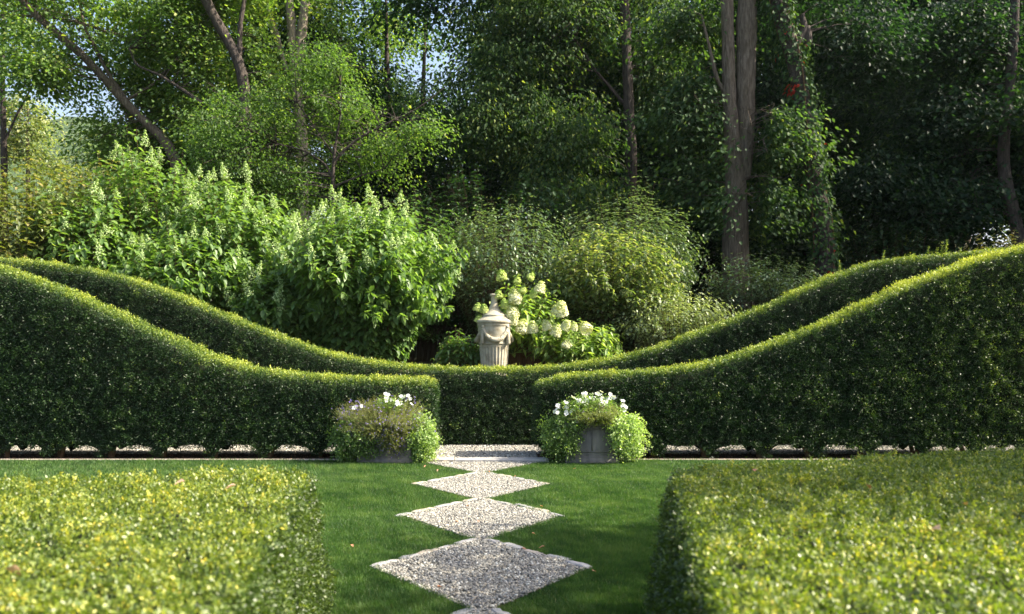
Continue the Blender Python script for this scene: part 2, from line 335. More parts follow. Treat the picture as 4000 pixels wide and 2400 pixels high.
for x, y, col, g in ((-2.75,3.6,.9,0),(-1.62,4.62,.8,1),(-1.30,4.48,.9,2),(-1.93,3.05,.95,3),(-1.55,2.75,.7,4),(1.62,5.0,.1,5),(2.05,4.5,.2,6),(2.25,3.95,.7,7),(1.82,3.35,.9,8),(3.0,3.35,.9,9),(2.75,2.75,.95,10),(2.45,2.65,.6,11),(-2.9,4.55,.5,12),(3.3,4.6,.6,13)):
    s = rng.uniform(.8, 1.2); v, f, tt = leaves(np.zeros((1,3)), np.array([[1,.0,.05]]), np.array([[0,0,1.]]), .06*s, .04*s, np.array([col]), 'oval', .25)
    side = 'left' if x < 0 else 'right'
    o = mk('fallen_leaf', v, f, M['dead'], None, tt, loc=(x, y, BH+.05)); o.rotation_euler = (rng.normal(0,.3), rng.normal(0,.3), rng.uniform(0,6))
    tag(o, ('curled pinkish fallen leaf lying on the %s boxwood block' if col > .4 else 'small orange-brown fallen leaf lying on the %s boxwood block') % side, 'fallen leaf', ('pale' if col > .4 else 'orange')+' fallen leaves on the '+side+' boxwood block')

# ------------------------------------------------------------------ ground, lawn, gravel
def bank(x, y):
    y = np.asarray(y, float); s = np.clip((y-17)/4, 0, 1); s = s*s*(3-2*s); return 1.5*s+np.clip((y-21)*.03, 0, 1.2)
ys = np.r_[np.linspace(-100, 12, 10), np.linspace(13, 60, 60), np.array([80,120,200,400,740])]
xs = np.r_[-620,-400,-200,-80, np.linspace(-40, 60, 40), 120, 300]
GX, GY = np.meshgrid(xs, ys, indexing='ij'); GZ = bank(GX, GY)-.012
tag(mk('ground', np.stack([GX, GY, GZ], -1).reshape(-1, 3), grid_faces(len(xs), len(ys))[:, ::-1], M['floor'], smooth=True), 'dark woodland ground under the trees', 'ground', kind='structure')
def sheet(name, x0, x1, y0, y1, z, mat, label=None):
    return tag(mk(name, [(x0,y0,z),(x1,y0,z),(x1,y1,z),(x0,y1,z)], np.array([[0,1,2,3]]), mat), label, None, kind='structure')
sheet('lawn', -30, 30, -20, 13.78, 0, M['lawn'], 'green lawn in front of the hedges')
sheet('soil', -14, XL-.02, 13.78, 14.72, 0, M['soil'], 'bare brown soil under the left hedge')
sheet('soil', XR+.02, 16, 13.78, 14.72, 0, M['soil'], 'bare brown soil under the right hedge')
sheet('gravel_path', -16, 18, 14.72, 15.97, .004, M['gravelbed'], 'pale gravel walk between the hedges')
sheet('gravel_path', XL-.02, XR+.02, 13.78, 14.72, .004, M['gravelbed'], 'gravel in the opening between the hedges')
DV = [3.55, 5.72, 7.87, 10.05, 12.25, 14.45]; HW = .87
def diamond(i):
    a, b = DV[i], DV[i+1]; m = (a+b)/2+.05; return a, m, b
def in_diamond(x, y, grow=0.):
    """positive inside a diamond: the distance-like margin"""
    best = np.full(len(x), -9.)
    for i in range(5):
        a, m, b = diamond(i); h = np.where(y < m, (y-a)/(m-a), (b-y)/(b-m))*(HW-.05-.06*(i == 2))+.055
        h = np.where((y < a) | (y > b), -np.maximum(a-y, y-b), h); best = np.maximum(best, np.minimum(h-np.abs(x), 9))
    return best+grow
for i, lab in enumerate(('below the picture edge', 'nearest whole', 'second', 'third', 'farthest, cut by the stone step')):
    a, m, b = diamond(i)
    if i == 4: pts = [(0,a,.006),(HW*.97,13.46,.006),(-HW*.97,13.46,.006)]; fc = np.array([[0,1,2]])
    else: pts = [(-.04,a,.006),(.04,a,.006),(HW,m,.006),(.04,b,.006),(-.04,b,.006),(-HW,m,.006)]; fc = np.array([[0,1,2,3,4,5]])
    tag(mk('gravel_path', pts, fc, M['gravelbed']), 'diamond of gravel set in the lawn, '+lab, None, kind='structure')
phi = (1+5**.5)/2
ICO = unit(np.array([(-1,phi,0),(1,phi,0),(-1,-phi,0),(1,-phi,0),(0,-1,phi),(0,1,phi),(0,-1,-phi),(0,1,-phi),(phi,0,-1),(phi,0,1),(-phi,0,-1),(-phi,0,1)]))
ICF = np.array([(0,11,5),(0,5,1),(0,1,7),(0,7,10),(0,10,11),(1,5,9),(5,11,4),(11,10,2),(10,7,6),(7,1,8),(3,9,4),(3,4,2),(3,2,6),(3,6,8),(3,8,9),(4,9,5),(2,4,11),(6,2,10),(8,6,7),(9,8,1)])
def stones(name, X, Y, size, z, label):
    n = len(X); sx = size*rng.uniform(.6, 1.35, (n,1)); S = np.stack([sx[:,0]*rng.uniform(.7,1.4,n), sx[:,0]*rng.uniform(.6,1.,n), sx[:,0]*rng.uniform(.4,.8,n)], 1)
    V = ICO[None]*S[:, None]*(1+rng.normal(0, .13, (n,12,1))); a = rng.uniform(0, 6.28, n); ca, sa = np.cos(a)[:,None], np.sin(a)[:,None]
    tl = rng.normal(0, .5, (n,1)); V = np.stack([V[...,0]*ca-V[...,1]*sa, V[...,0]*sa+V[...,1]*ca, V[...,2]+V[...,0]*tl*.5], -1)
    V += np.stack([X, Y, z+rng.uniform(0, size*.8, n)], 1)[:, None]
    f = (np.arange(n)[:, None, None]*12+ICF[None]).reshape(-1, 3); t = np.repeat(np.clip(rng.normal(.5, .27, n), 0, 1), 20)
    return tag(mk(name, V.reshape(-1, 3), f, M['gravel'], None, t), label, 'gravel', kind='stuff')
n = 100000; X = rng.uniform(-.92, .92, n); Y = rng.uniform(4.9, 13.5, n); k = (in_diamond(X, Y) > -.01) & (rng.random(n) < .85)
stones('gravel', X[k], Y[k], .0105, .012, 'loose grey and tan gravel filling the lawn diamonds')
n = 52000; X = rng.uniform(-9.5, 10.5, n); Y = rng.uniform(14.6, 15.97, n); n2 = 5000
X = np.r_[X, rng.uniform(XL, XR, n2)]; Y = np.r_[Y, rng.uniform(13.8, 14.7, n2)]
stones('gravel', X, Y, .017, .008, 'loose pale gravel on the walk between the hedges')

# grass blades
def grass(n, x0, x1, y0, y1, hgt, w):
    X = rng.uniform(x0, x1, n); Y = y0*(y1/y0)**rng.random(n); m = in_diamond(X, Y)+.03*np.sin(X*17+Y*11)
    e = np.where(m > -3, m, -3)
    k = (m < .0)&~((np.abs(X) < .97) & (Y > 13.42)) & ~((Y > 12.9) & (m > -.02)); X, Y, m = X[k], Y[k], m[k]; n = len(X)
    P = np.stack([X, Y, np.zeros(n)], 1); tn = .40+.15*NC(P*.7)+.10*NC(P*2.1)+.08*NF(P)+rng.normal(0, .14, n)
    dry = np.exp(-np.clip(-m, 0, 9)/.035)*np.clip(NB(P*3)+.6, 0, 1.4); tn = np.clip(tn, 0, .82)+.4*dry*(rng.random(n) < .6)
    dead = rng.random(n) < .05; tn[dead] = rng.uniform(.85, .95, dead.sum())
    D = unit(rng.normal(0, .42, (n,3))*np.array([1,1,0])+np.array([0,0,1.])+.15*np.stack([np.sin(Y*2), np.cos(X*2), 0*X], 1))
    s = rng.uniform(.6, 1.3, n)*(1+.15*NB(P*.6))
    return leaves(P, D, rvec(n), hgt*1.15*s, w, tn, 'tri')
acc = Acc()
acc.add(*grass(560000, -2.3, 2.9, 4.6, 13.78, .034, .0052))
acc.add(*grass(150000, -8.3, -1.6, 6.2, 13.78, .036, .008))
acc.add(*grass(130000, 2.0, 9.5, 7.2, 13.78, .036, .008))
tag(acc.out('grass', M['grass']), 'short mown lawn grass around the gravel diamonds', 'grass', kind='stuff')
# a few weeds and leaf crumbs under the hedges
for k_ in range(16):
    x = rng.uniform(-1.4, 1.6); y = rng.uniform(5.8, 13); ong = in_diamond(np.array([x]), np.array([y]))[0] > 0
    v, f, tt = leaves(np.zeros((1,3)), np.array([[1,.0,.1]]), np.array([[0,0,1.]]), .05*rng.uniform(.7,1.2), .03, np.array([rng.uniform(0,.5)]), 'oval', .3)
    o = mk('fallen_leaf', v, f, M['dead'], None, tt, loc=(x, y, .03 if ong else .042)); o.rotation_euler.z = rng.uniform(0, 6)
    tag(o, 'small brown fallen leaf lying on %s' % ('the gravel diamonds' if ong else 'the shaded lawn'), 'fallen leaf', 'fallen leaves on the '+('gravel' if ong else 'lawn'))
def crumbs(name, x0, x1, label):
    n = 900; P = np.stack([rng.uniform(x0, x1, n), rng.uniform(13.8, 14.6, n), np.full(n, .015)], 1)
    return tag(mk(name, *leaves(P, rvec(n)*np.array([1,1,.2]), np.tile([0,0,1.], (n,1)), .03, .015, rng.uniform(0, .8, n))[:2], M['dead'], None, rng.uniform(0, .35, n)), label, 'leaf litter', kind='stuff')
crumbs('leaf_litter', -8.8, XL, 'brown leaf litter on the soil under the left hedge'); crumbs('leaf_litter', XR, 9.8, 'brown leaf litter on the soil under the right hedge')

# stone pieces: edging along the far sides of the diamonds, kerb along the lawn, the step
def slab(name, p0, p1, w, h, z, mat, label, cat, group=None, rough=.008, bev=.008):
    p0, p1 = np.array(p0, float), np.array(p1, float); d = p1-p0; Ln = np.linalg.norm(d); c = (p0+p1)/2
    nl = max(3, int(Ln/.05)); rows = []
    for i in range(nl+1):
        s = -Ln/2+Ln*i/nl; e = bev if i in (0, nl) else 0; j = rng.normal(0, rough, 4)
        rows.append([(s, -w/2+j[0], 0), (s, -w/2+j[0]+e*.2, h-bev), (s, -w/2+bev+j[0]+e*.5, h-e+j[1]*.2), (s, w/2-bev+j[2]-e*.5, h-e+j[3]*.2), (s, w/2+j[2], h-bev), (s, w/2+j[2], 0)])
    V = np.array(rows); f = grid_faces(nl+1, 6)[:, ::-1].tolist()+[[0,1,2,3,4,5], [nl*6+k for k in (5,4,3,2,1,0)]]
    o = mk(name, V.reshape(-1, 3), f, mat, loc=(c[0], c[1], z)); o.rotation_euler.z = math.atan2(d[1], d[0])
    return tag(o, label, cat, group)
names = {0:'the diamond at the bottom edge', 1:'the nearest whole gravel diamond', 2:'the second gravel diamond', 3:'the third gravel diamond'}
for i in range(4):
    a, m, b = diamond(i)
    for sd in (-1, 1):
        A = np.array([sd*(HW+.03), m]); B = np.array([sd*.05, b+.02]); cuts = np.sort(np.r_[0, rng.uniform(-.04, .04, 4)+np.array([.2,.4,.6,.8]), 1])
        for k in range(5):
            if i == 0 and k < 3: continue
            t0, t1 = cuts[k]+.008, cuts[k+1]-.008
            side = 'left' if sd < 0 else 'right'
            off = rng.normal(0, .010)
            slab('edging_stone', A+(B-A)*t0+off, A+(B-A)*t1+off+rng.normal(0, .01), rng.uniform(.06, .085), rng.uniform(.016, .022), .007, M['slate'] if (k+i) % 3 else M['warmstone'],
                 '%s edging stone on the far %s side of %s' % ('flat blue-grey' if (k+i) % 3 else 'flat tan', side, names[i]), 'edging stone', '%s edging stones, far %s side, %s' % ('grey' if (k+i) % 3 else 'tan', side, names[i]), rough=.007)
slab('stone_step', ((1640-CX)*13.65/F, 13.62), ((1774-CX)*13.65/F, 13.62), .30, .055, 0, M['warmstone'], 'short slab at the left end of the threshold step, sunlight put into its paler tan', 'step', rough=.003)  # step cut where the hedge shadow ends: sunlit piece coloured paler, shaded piece greyer
slab('stone_step', ((1777-CX)*13.65/F, 13.62), ((2141-CX)*13.65/F, 13.63), .30, .05, 0, M['slate'], 'long slab of the threshold step beside the white-flowered planter, shade put into its grey', 'step', rough=.003)
slab('stone_kerb', (-9, 13.80), ((1400-CX)*13.65/F, 13.80), .04, .022, 0, M['warmstone'], 'thin stone kerb between lawn and soil on the left', 'kerb', rough=.002)
slab('stone_kerb', ((2430-CX)*13.65/F, 13.80), (10, 13.80), .04, .022, 0, M['warmstone'], 'thin stone kerb between lawn and soil on the right', 'kerb', rough=.002)

# ------------------------------------------------------------------ urn
def lathe(prof_, seg, cx, cy, fl=None):
    """prof_: list of (radius, z).  fl: function (z, angle) -> radius factor"""
    a = np.arange(seg)/seg*2*math.pi; rows = []
    for r, z in prof_:
        rr = r*(np.ones(seg) if fl is None else fl(z, a)); rows.append(np.stack([cx+rr*np.sin(a), cy-rr*np.cos(a), np.full(seg, z)], 1))
    return np.concatenate(rows), grid_faces(len(prof_), seg, True)
UD = 18.5; us = .2156*UD/F; UX = (1930.4-CX)*UD/F
uz = lambda yc: H+(HY-(1130+.2156*yc))*UD/F
urn = thing('stone_urn', (UX, UD, .9), 'weathered stone urn with tall-necked lid, garland swags and fluted base behind the sagging hedge', 'urn')
def dens(p, n=3):
    out = []
    for (r0, z0), (r1, z1) in zip(p[:-1], p[1:]):
        for k in range(n): out.append((r0+(r1-r0)*k/n, z0+(z1-z0)*k/n))
    return out+[p[-1]]
lid = [(1,84),(50,84),(74,92),(83,106),(80,120),(66,134),(57,152),(56,200),(62,250),(76,300),(97,345),(128,392),(165,430),(205,465),(216,478),(218,490),(212,497),(240,515),(285,548),(318,568),(326,576),(327,612),(318,622),(296,626),(1,626)]
v, f = lathe([(r*us, uz(y)) for r, y in lid], 72, UX, UD); mk('lid', v, f[:, ::-1], M['stone'], urn, smooth=True)
body = [(300,622),(306,640),(303,668),(296,676),(296,740),(292,800),(286,870),(280,930),(276,968),(284,975),(284,996),(272,1006),(268,1016)]
v, f = lathe(dens([(r*us, uz(y)) for r, y in body], 2), 72, UX, UD); body_o = mk('body', v, f[:, ::-1], M['stone'], urn, smooth=True)
nfl = 26
def flute(z, a):
    w = np.clip(min((uz(1050)-z)/.02, (z-uz(1560))/.02), 0, 1); return 1-.05*w*np.clip(np.cos(a*nfl)*1.5+.25, -.1, 1)
base = [(268,1016),(268,1040)]+[(268-.078*(y-1040), y) for y in np.linspace(1045, 1565, 24)]+[(225,1580),(150,1610),(140,1640),(190,1680),(250,1690),(255,1715)]
v, f = lathe([(r*us, uz(y)) for r, y in base], nfl*8, UX, UD, flute); mk('fluted_base', v, f[:, ::-1], M['stone'], urn)
zp = uz(1715)
def boxv(x0, x1, y0, y1, z0, z1):
    v = [(x, y, z) for x in (x0, x1) for y in (y0, y1) for z in (z0, z1)]
    return np.array(v), np.array([[0,1,3,2],[4,6,7,5],[0,4,5,1],[2,3,7,6],[0,2,6,4],[1,5,7,3]])
ac = Acc()
for w, z0, z1 in ((.42, zp-.08, zp), (.36, zp-.42, zp-.08), (.44, .3, zp-.42)): ac.add(*boxv(UX-w, UX+w, UD-w, UD+w, z0, z1))
ac.out('pedestal', M['stone'], urn)
# garlands: swags of lumpy leaves and fruit hung from four knots, each with a drop
ga = [R(v) for v in (-42, 50, 140, 230)]
def onurn(a, yc, rr): return np.array([UX+rr*us*math.sin(a), UD-rr*us*math.cos(a), uz(yc)])
def lumpy(path, rad, n, lr):
    ac = Acc(); v, f = tube(path, rad, 10, .06); ac.add(v, f)
    m = len(path); k = rng.integers(0, m, n); rd = np.broadcast_to(rad, (m,))[k]
    for q, r_ in zip(k, rd):
        c = path[q]+rvec(1)[0]*r_*.85; s = lr*rng.uniform(.6, 1.3)
        v, f = lathe([(s*.05,s),(s*.7,s*.7),(s,0),(s*.7,-s*.7),(s*.05,-s)], 6, 0, 0); ac.add(v@np.linalg.qr(rng.normal(size=(3,3)))[0]+c, f)
    return ac
for i in range(4):
    a0, a1 = ga[i], ga[(i+1) % 4]+(2*math.pi if i == 3 else 0); T = np.linspace(0, 1, 26)
    pth = np.array([onurn(a0+(a1-a0)*t, 705+225*(1-(2*t-1)**2)**.85, 306+4*math.sin(math.pi*t)) for t in T])
    lumpy(pth, us*(22+26*np.sin(math.pi*T)), 90, .017).out('garland', M['stone'], urn, True)
    T = np.linspace(0, 1, 10); pth = np.array([onurn(a0, 700+290*t, 308+14*t) for t in T])
    lumpy(pth, us*(16+36*T**.8*(1-.35*T**6)), 34, .016).out('garland_drop', M['stone'], urn, True)
    c = onurn(a0, 690, 306); v, f = lathe([(.001,.035),(.03,.026),(.042,0),(.03,-.026),(.001,-.035)], 10, c[0], c[1]); v[:, 2] += c[2]; mk('knot', v, f, M['stone'], urn, smooth=True)

# ------------------------------------------------------------------ shrubs
def bush(name, label, cat, c, rad, nst, nodes, L, W, mat, group=None, tint=(.45,.16), droop=.5, low=-.15, shape='oval', stemmat='stem', jit=.16, extent=.45, fn=None, sr=.008, base=None, pw=1.0, parent=None):
    """stems fan out from the foot to a dome; opposite leaves along each; returns the thing and the stem tips"""
    c = np.array(c, float); rad = np.array(rad, float)
    t = parent or thing(name, (c[0], c[1], float(bank(c[0], c[1]))), label, cat, group)
    d = rvec(nst*4); d = d[d[:, 2] > low][:nst]; n = len(d)
    lump = Noise(.9/max(rad[0], .3)*1.6)
    tip = c+d*rad*(1+rng.normal(0, jit*.6, (n,1)))*(1+.09*lump(d*rad))[:, None]
    tip[:, 2] += np.abs(rng.normal(0, jit*.25, n))*rad[2]
    bz = base if base is not None else bank(c[0], c[1])-.05
    root = np.stack([c[0]+(d[:,0]*rad[0])*.35, c[1]+(d[:,1]*rad[1])*.35, np.full(n, float(bz))], 1)
    if base is None: root[:, 2] = np.minimum(root[:, 2], tip[:, 2]-.3)
    ctrl = c+d*rad*np.array([.72,.72,.45]); 
    def curve(q): return root*(1-q)**2+ctrl*2*q*(1-q)+tip*q*q
    ac = Acc(); stn = Acc()
    qs = np.linspace(1-extent, 1, nodes)
    for i, q in enumerate(qs):
        q = np.clip(q+rng.normal(0, .01, (n,1)), 0, 1); P = curve(q); T = unit(curve(np.minimum(q+.02, 1.02))-curve(q-.02))
        side = unit(np.cross(T, np.array([0,0,1.])+rvec(n)*.3)); fw = np.cross(side, T)
        ang = i*math.pi/2+rng.normal(0, .4, (n,1))
        for s in (0, math.pi):
            o = side*np.cos(ang+s)+fw*np.sin(ang+s)
            D = unit(o+T*.35+np.array([0,0,-1.])*droop*rng.uniform(.3, 1.5, (n,1))+rvec(n)*.25)
            Nn = unit(np.array([0,0,1.])+o*.4+rvec(n)*.35); sz = rng.uniform(.7, 1.2, n)*(1.0 if i < nodes-1 else .6)
            cl = tint[0]+tint[1]*rng.normal(0, 1, n)+.12*(i/max(nodes-1,1))
            ac.add(*leaves(P+o*sr, D, Nn, L*sz, W*sz, cl, shape, .12))
    prev = root
    for q0, q1 in zip(np.linspace(0, 1, 5)[:-1], np.linspace(0, 1, 5)[1:]):
        v, f = thin(curve(np.full((n,1), q0)), curve(np.full((n,1), q1)), sr*(1.25-q0), sr*(1.25-q1)); stn.add(v, f)
    ac.out('foliage', mat, t); stn.out('stems', M[stemmat], t)
    return t, tip, unit(tip-c)
def floret_mesh(kind):
    """one flower head: a cone of many small florets, built round its own base"""
    if kind == 'cone':
        n = 260; q = rng.random(n)**.75; tier = .75+.25*np.cos(q*26); r = (.145*(1-q)**.8+.01)*tier; a = rng.uniform(0, 6.28, n); rr = r*rng.uniform(.55, 1.05, n)
        P = np.stack([rr*np.cos(a), rr*np.sin(a), q*.36], 1); s = .026; mat = 'floret'; tt = rng.uniform(.1, .75, n)+.2*(1-q)
    else:
        n = 620; q = rng.random(n); r = .155*np.sqrt(np.clip(1-q**1.6, 0, 1))*(.8+.2*np.minimum(q*8, 1)); a = rng.uniform(0, 6.28, n)
        P = np.stack([r*np.cos(a), r*np.sin(a), q*.30], 1)*(1+.07*rng.normal(size=(n,1))); s = .04; mat = 'mop' if kind == 'mop' else 'lime'; tt = .85-.75*q**1.3+rng.normal(0, .16, n)
    Nn = unit(P*np.array([1,1,.4])+rvec(n)*.05+np.array([0,0,.02])); Nn = unit(Nn+rvec(n)*(.6 if kind == 'cone' else .35)); D = unit(np.cross(Nn, rvec(n)))
    v, f, t = leaves(P-D*s/2, D, Nn, s, s*.95, tt, 'rhomb', 0)
    o = mk('flower_head', v, f, M[mat], None, t, loc=(0,0,0)); me = o.data; bpy.data.objects.remove(o); return me
HEAD = {k: [floret_mesh(k) for _ in range(3)] for k in ('cone', 'mop', 'lime')}
def head(parent, kind, pos, tilt=(0,0), s=1.):
    o = bpy.data.objects.new('flower_head', HEAD[kind][rng.integers(3)]); COL.objects.link(o); o.parent = parent
    o.location = tuple(float(a-b) for a, b in zip(pos, parent.location)); o.rotation_euler = (float(tilt[0]), float(tilt[1]), float(rng.uniform(0, 6))); o.scale = (float(s),)*3
    return o
def add_heads(t, tip, d, n, kind='cone', zmin=.1, s=(.75, 1.15), front=True):
    ok = np.where((d[:, 2] > zmin) & (d[:, 1] < .45))[0]; ok = rng.permutation(ok)[:n]
    for k in ok: head(t, kind, tip[k]-np.array([0,0,.05]), (d[k][1]*-.35+rng.normal(0,.2), d[k][0]*.35+rng.normal(0,.2)), rng.uniform(*s))
def pb(px, py, d, rx, ry, rdepth=None):
    """ellipsoid given by centre and half sizes in photo pixels at depth d"""
    c = at(px, py, d); k = d/F; return c, (rx*k, (rdepth or rx*.8)*k, ry*k)
HG = 'tall hydrangeas behind the left hedge'
for (px,py,d,rx,ry,ns,nh,lab) in (
    (590,1010,21.6,250,390,300,26,'tallest hydrangea, its pale green spires topping the left shrub mass'),
    (900,1010,21.0,260,270,320,34,'broad hydrangea right of the tallest one with a row of pale spires on its crest'),
    (1420,1120,19.6,330,300,520,38,'rounded hydrangea with drooping leaves and spires, left of the stone urn'),
    (1100,1240,19.4,170,170,180,10,'lower hydrangea in the dip between the two big ones, just behind the hedge'),
    (330,1040,20.6,230,270,230,14,'hydrangea with few spires beside the brownish viburnum at the far left'),
    (720,1110,19.9,260,190,230,6,'low dark-leaved hydrangea right behind the descending left hedge')):
    c, r = pb(px,py,d,rx,ry); t, tip, dd = bush('hydrangea', lab, 'hydrangea', c, r, int(ns*1.25), 15, .20, .115, M['hyd'], HG, droop=.6, extent=.82, sr=.006, low=-.4)
    add_heads(t, tip, dd, int(nh*1.8), zmin=.12, s=(.7, 1.2))
c, r = pb(2060,1310,19.7,180,185); WH, tip, dd = bush('hydrangea', 'hydrangea with creamy cone-shaped flower heads right beside the stone urn', 'hydrangea', c, r, 170, 9, .17, .09, M['hyd'], None, tint=(.75,.16), droop=.7, extent=.6)
c, r = pb(2270,1370,19.2,170,110); _, tip, dd = bush('hydrangea', 'low bright-leaved hydrangea at the right of the cream-flowered one', 'hydrangea', c, r, 150, 9, .16, .075, M['hyd'], None, tint=(.78,.15), droop=.5, extent=.6)
W2 = _
for px, py, s, kd in ((1962,1075,1.1,'lime'),(2067,1078,.8,'lime'),(2015,1155,1.45,'mop'),(2105,1122,1.15,'mop'),(2020,1095,.8,'lime'),(2040,1130,.8,'lime'),(1950,1150,.9,'lime'),(1862,1200,.9,'lime'),(1893,1205,.9,'lime'),(1866,1245,.9,'lime'),
                      (2005,1215,1.45,'mop'),(2000,1245,1.1,'mop'),(2040,1275,1.45,'mop'),(2082,1278,1.15,'mop'),(2140,1270,1.1,'mop'),(2165,1290,1.2,'mop'),(2190,1205,1.5,'mop'),(2170,1210,.9,'mop'),(2020,1172,.9,'mop'),(1972,1185,.9,'lime'),(2085,1150,.8,'lime')):
    p = at(px, py, 18.45)-np.array([0, 0, .10*s]); head(WH, kd, p, (.25, rng.normal(0, .2)), s*.68)
for px, py, s in ((2205,1260,1.),(2240,1270,.8),(2295,1262,1.25),(2207,1335,.9),(2225,1340,.6)):
    p = at(px, py, 18.2)-np.array([0, 0, .15*s]); head(W2, 'mop', p, (.25, rng.normal(0, .3)), s*.7)
c, r = pb(1790,1400,18.9,90,100); bush('hydrangea', 'small leafy hydrangea without flowers in the gap left of the urn', 'hydrangea', c, r, 90, 7, .15, .075, M['hyd'], None, tint=(.35,.15), droop=.6, extent=.7)
SH = lambda lab, px, py, d, rx, ry, ns, nd, L, W, mat, **k: bush('shrub', lab, 'shrub', *pb(px, py, d, rx, ry), ns, nd, L, W, M[mat], 'mixed shrubs behind the hedges', **{**dict(extent=.85, low=-.35, sr=.005, stemmat='darkstem'), **{a: b for a, b in k.items() if a != 'extent'}})
SH('loose brownish-green viburnum at the far left edge behind the hedge', 90, 960, 20.6, 320, 330, 480, 12, .16, .10, 'vib', droop=.5, jit=.25, extent=.6, tint=(.55,.2))
SH('yellow-tinged viburnum between the far-left viburnum and the tallest hydrangea', 380, 860, 22.5, 230, 220, 280, 10, .155, .095, 'vib', droop=.4, jit=.25, extent=.6, tint=(.6,.2))
SH('plain green shrub rising behind the rounded hydrangea', 1600, 1040, 22.4, 280, 240, 320, 9, .16, .08, 'hyd', droop=.5, jit=.14, tint=(.12,.12))  # low tint puts the dark shading behind the hydrangeas into the leaves
SH('plain green shrub under the small tree with the forked trunk', 1270, 990, 23.5, 280, 180, 260, 9, .15, .075, 'hyd', droop=.5, jit=.14, tint=(.12,.12))  # tint lowered here as well, to stand for shade
SH('grey-green dogwood in shade above and left of the urn', 1980, 1060, 22.0, 290, 250, 620, 11, .105, .065, 'dog', droop=.5, jit=.16, extent=.6)
SH('grey-green dogwood with upright shoots behind the rounded yellow shrub', 2450, 1010, 23.0, 270, 230, 520, 11, .115, .07, 'dog', droop=.3, jit=.22, extent=.6)
SH('tall-shooted dogwood between the yellow shrub and the double trunk', 2590, 1040, 22.0, 110, 210, 150, 12, .12, .065, 'dog', droop=.2, jit=.25, extent=.7)
SH('rounded shrub of small yellow-green leaves right of the cream hydrangea', 2400, 1120, 20.4, 270, 225, 620, 12, .125, .075, 'gold', droop=.5, jit=.12, extent=.5, tint=(.38,.24))
SH('pale-leaved shrub spreading low behind the rising right hedge', 2640, 1270, 19.6, 210, 130, 480, 11, .085, .052, 'dog', droop=.4, jit=.2, extent=.6, tint=(.95,.2))
SH('dark leafless-tipped shrub in the shade under the double trunk', 2960, 1130, 22.0, 200, 130, 300, 9, .10, .06, 'dog', droop=.3, jit=.25, extent=.6, tint=(.3,.2))
SH('low grey-green shrub right of the double trunk', 3080, 1120, 21.0, 120, 80, 150, 9, .10, .055, 'dog', droop=.3, jit=.25, extent=.6, tint=(.45,.2))
SH('sparse pale-leaved sprays above the hedge at the right edge', 3960, 1010, 19.5, 190, 100, 90, 12, .11, .05, 'vib', droop=.1, jit=.3, extent=.5, tint=(.85,.15))
SH('dense dark undergrowth shrub at the foot of the vine-covered trunk', 3500, 1080, 26.0, 380, 220, 420, 9, .15, .10, 'dark', droop=.5, jit=.2, extent=.6)
SH('dark undergrowth shrub in the wood above the urn', 1900, 900, 26.5, 420, 200, 420, 9, .15, .10, 'dark', droop=.5, jit=.2, extent=.6)

# ------------------------------------------------------------------ planters
def planter(px0, px1, label):
    x0, x1 = (px0-CX)*13.45/F, (px1-CX)*13.45/F; cx = (x0+x1)/2; w = (x1-x0)/2; y0, y1 = 13.36, 13.86
    t = thing('planter', (cx, 13.6, 0), label, 'planter', 'lead planters either side of the opening')
    def tier(hw, ya, yb, z0, z1, b=.012):
        prof4 = [(0,z0),(0,z1-b),(b,z1)]; rows = []
        for ins, z in prof4: rows.append([(cx-hw+ins, ya+ins, z),(cx+hw-ins, ya+ins, z),(cx+hw-ins, yb-ins, z),(cx-hw+ins, yb-ins, z)])
        V = np.array(rows).reshape(-1, 3); return V, np.vstack([grid_faces(3, 4, True)[:, ::-1], [[8,9,10,11]]])
    ac = Acc(); ac.add(*tier(w-.02, y0+.02, y1-.02, .08, .60)); ac.out('tub', M['lead'], t)
    ac = Acc(); ac.add(*tier(w+.003, y0-.003, y1+.003, 0, .10)); ac.add(*tier(w-.008, y0+.008, y1-.008, .10, .125)); ac.out('plinth', M['lead'], t)
    ac = Acc(); ac.add(*tier(w+.012, y0-.012, y1+.012, .60, .65)); ac.out('rim', M['lead'], t)
    # raised rib and panel on the front
    ac = Acc(); pw = w*.72
    for a in ((cx-pw, cx+pw, .54, .555), (cx-pw, cx+pw, .18, .195), (cx-pw, cx-pw+.015, .195, .54), (cx+pw-.015, cx+pw, .195, .54), (cx-.006, cx+.006, .195, .54)): ac.add(*boxv(a[0], a[1], y0+.008, y0+.03, a[2], a[3]))
    ac.out('panel_moulding', M['lead'], t)
    sv, sf = boxv(cx-w+.04, cx+w-.04, y0+.04, y1-.04, .60, .635); mk('potting_soil', sv, sf, M['soil'], t)
    return t, cx
planter(1398, 1612, 'grey lead planter almost hidden by wispy purple flowers, left of the opening')
planter(2208, 2413, 'grey lead planter with its front bare below white petunias, right of the opening')
def lobe_leaves(ac, c, r, n, L, W, tint, hang=.5, shell=.5, wob=.16, cut=None):
    d = rvec(n); nz = Noise(.5); nz2 = Noise(1.6); q = (1-shell*rng.random((n,1))**1.3)*(1+wob*nz(d*3)+.10*nz2(d*3))[:, None]
    P = np.array(c)+d*np.array(r)*q; k = P[:, 2] > .015
    if cut is not None: k &= cut(P)
    P, d = P[k], d[k]; n = len(P)
    D = unit(d*.7+rvec(n)*.8+np.array([0,0,-hang])); ac.add(*leaves(P, D, unit(d+rvec(n)*.6), L*rng.uniform(.7,1.3,n), W, rng.normal(*tint, n), 'rhomb', .15))
def PP(px, py, d=13.5): return at(px, py, d)
K = 13.5/F
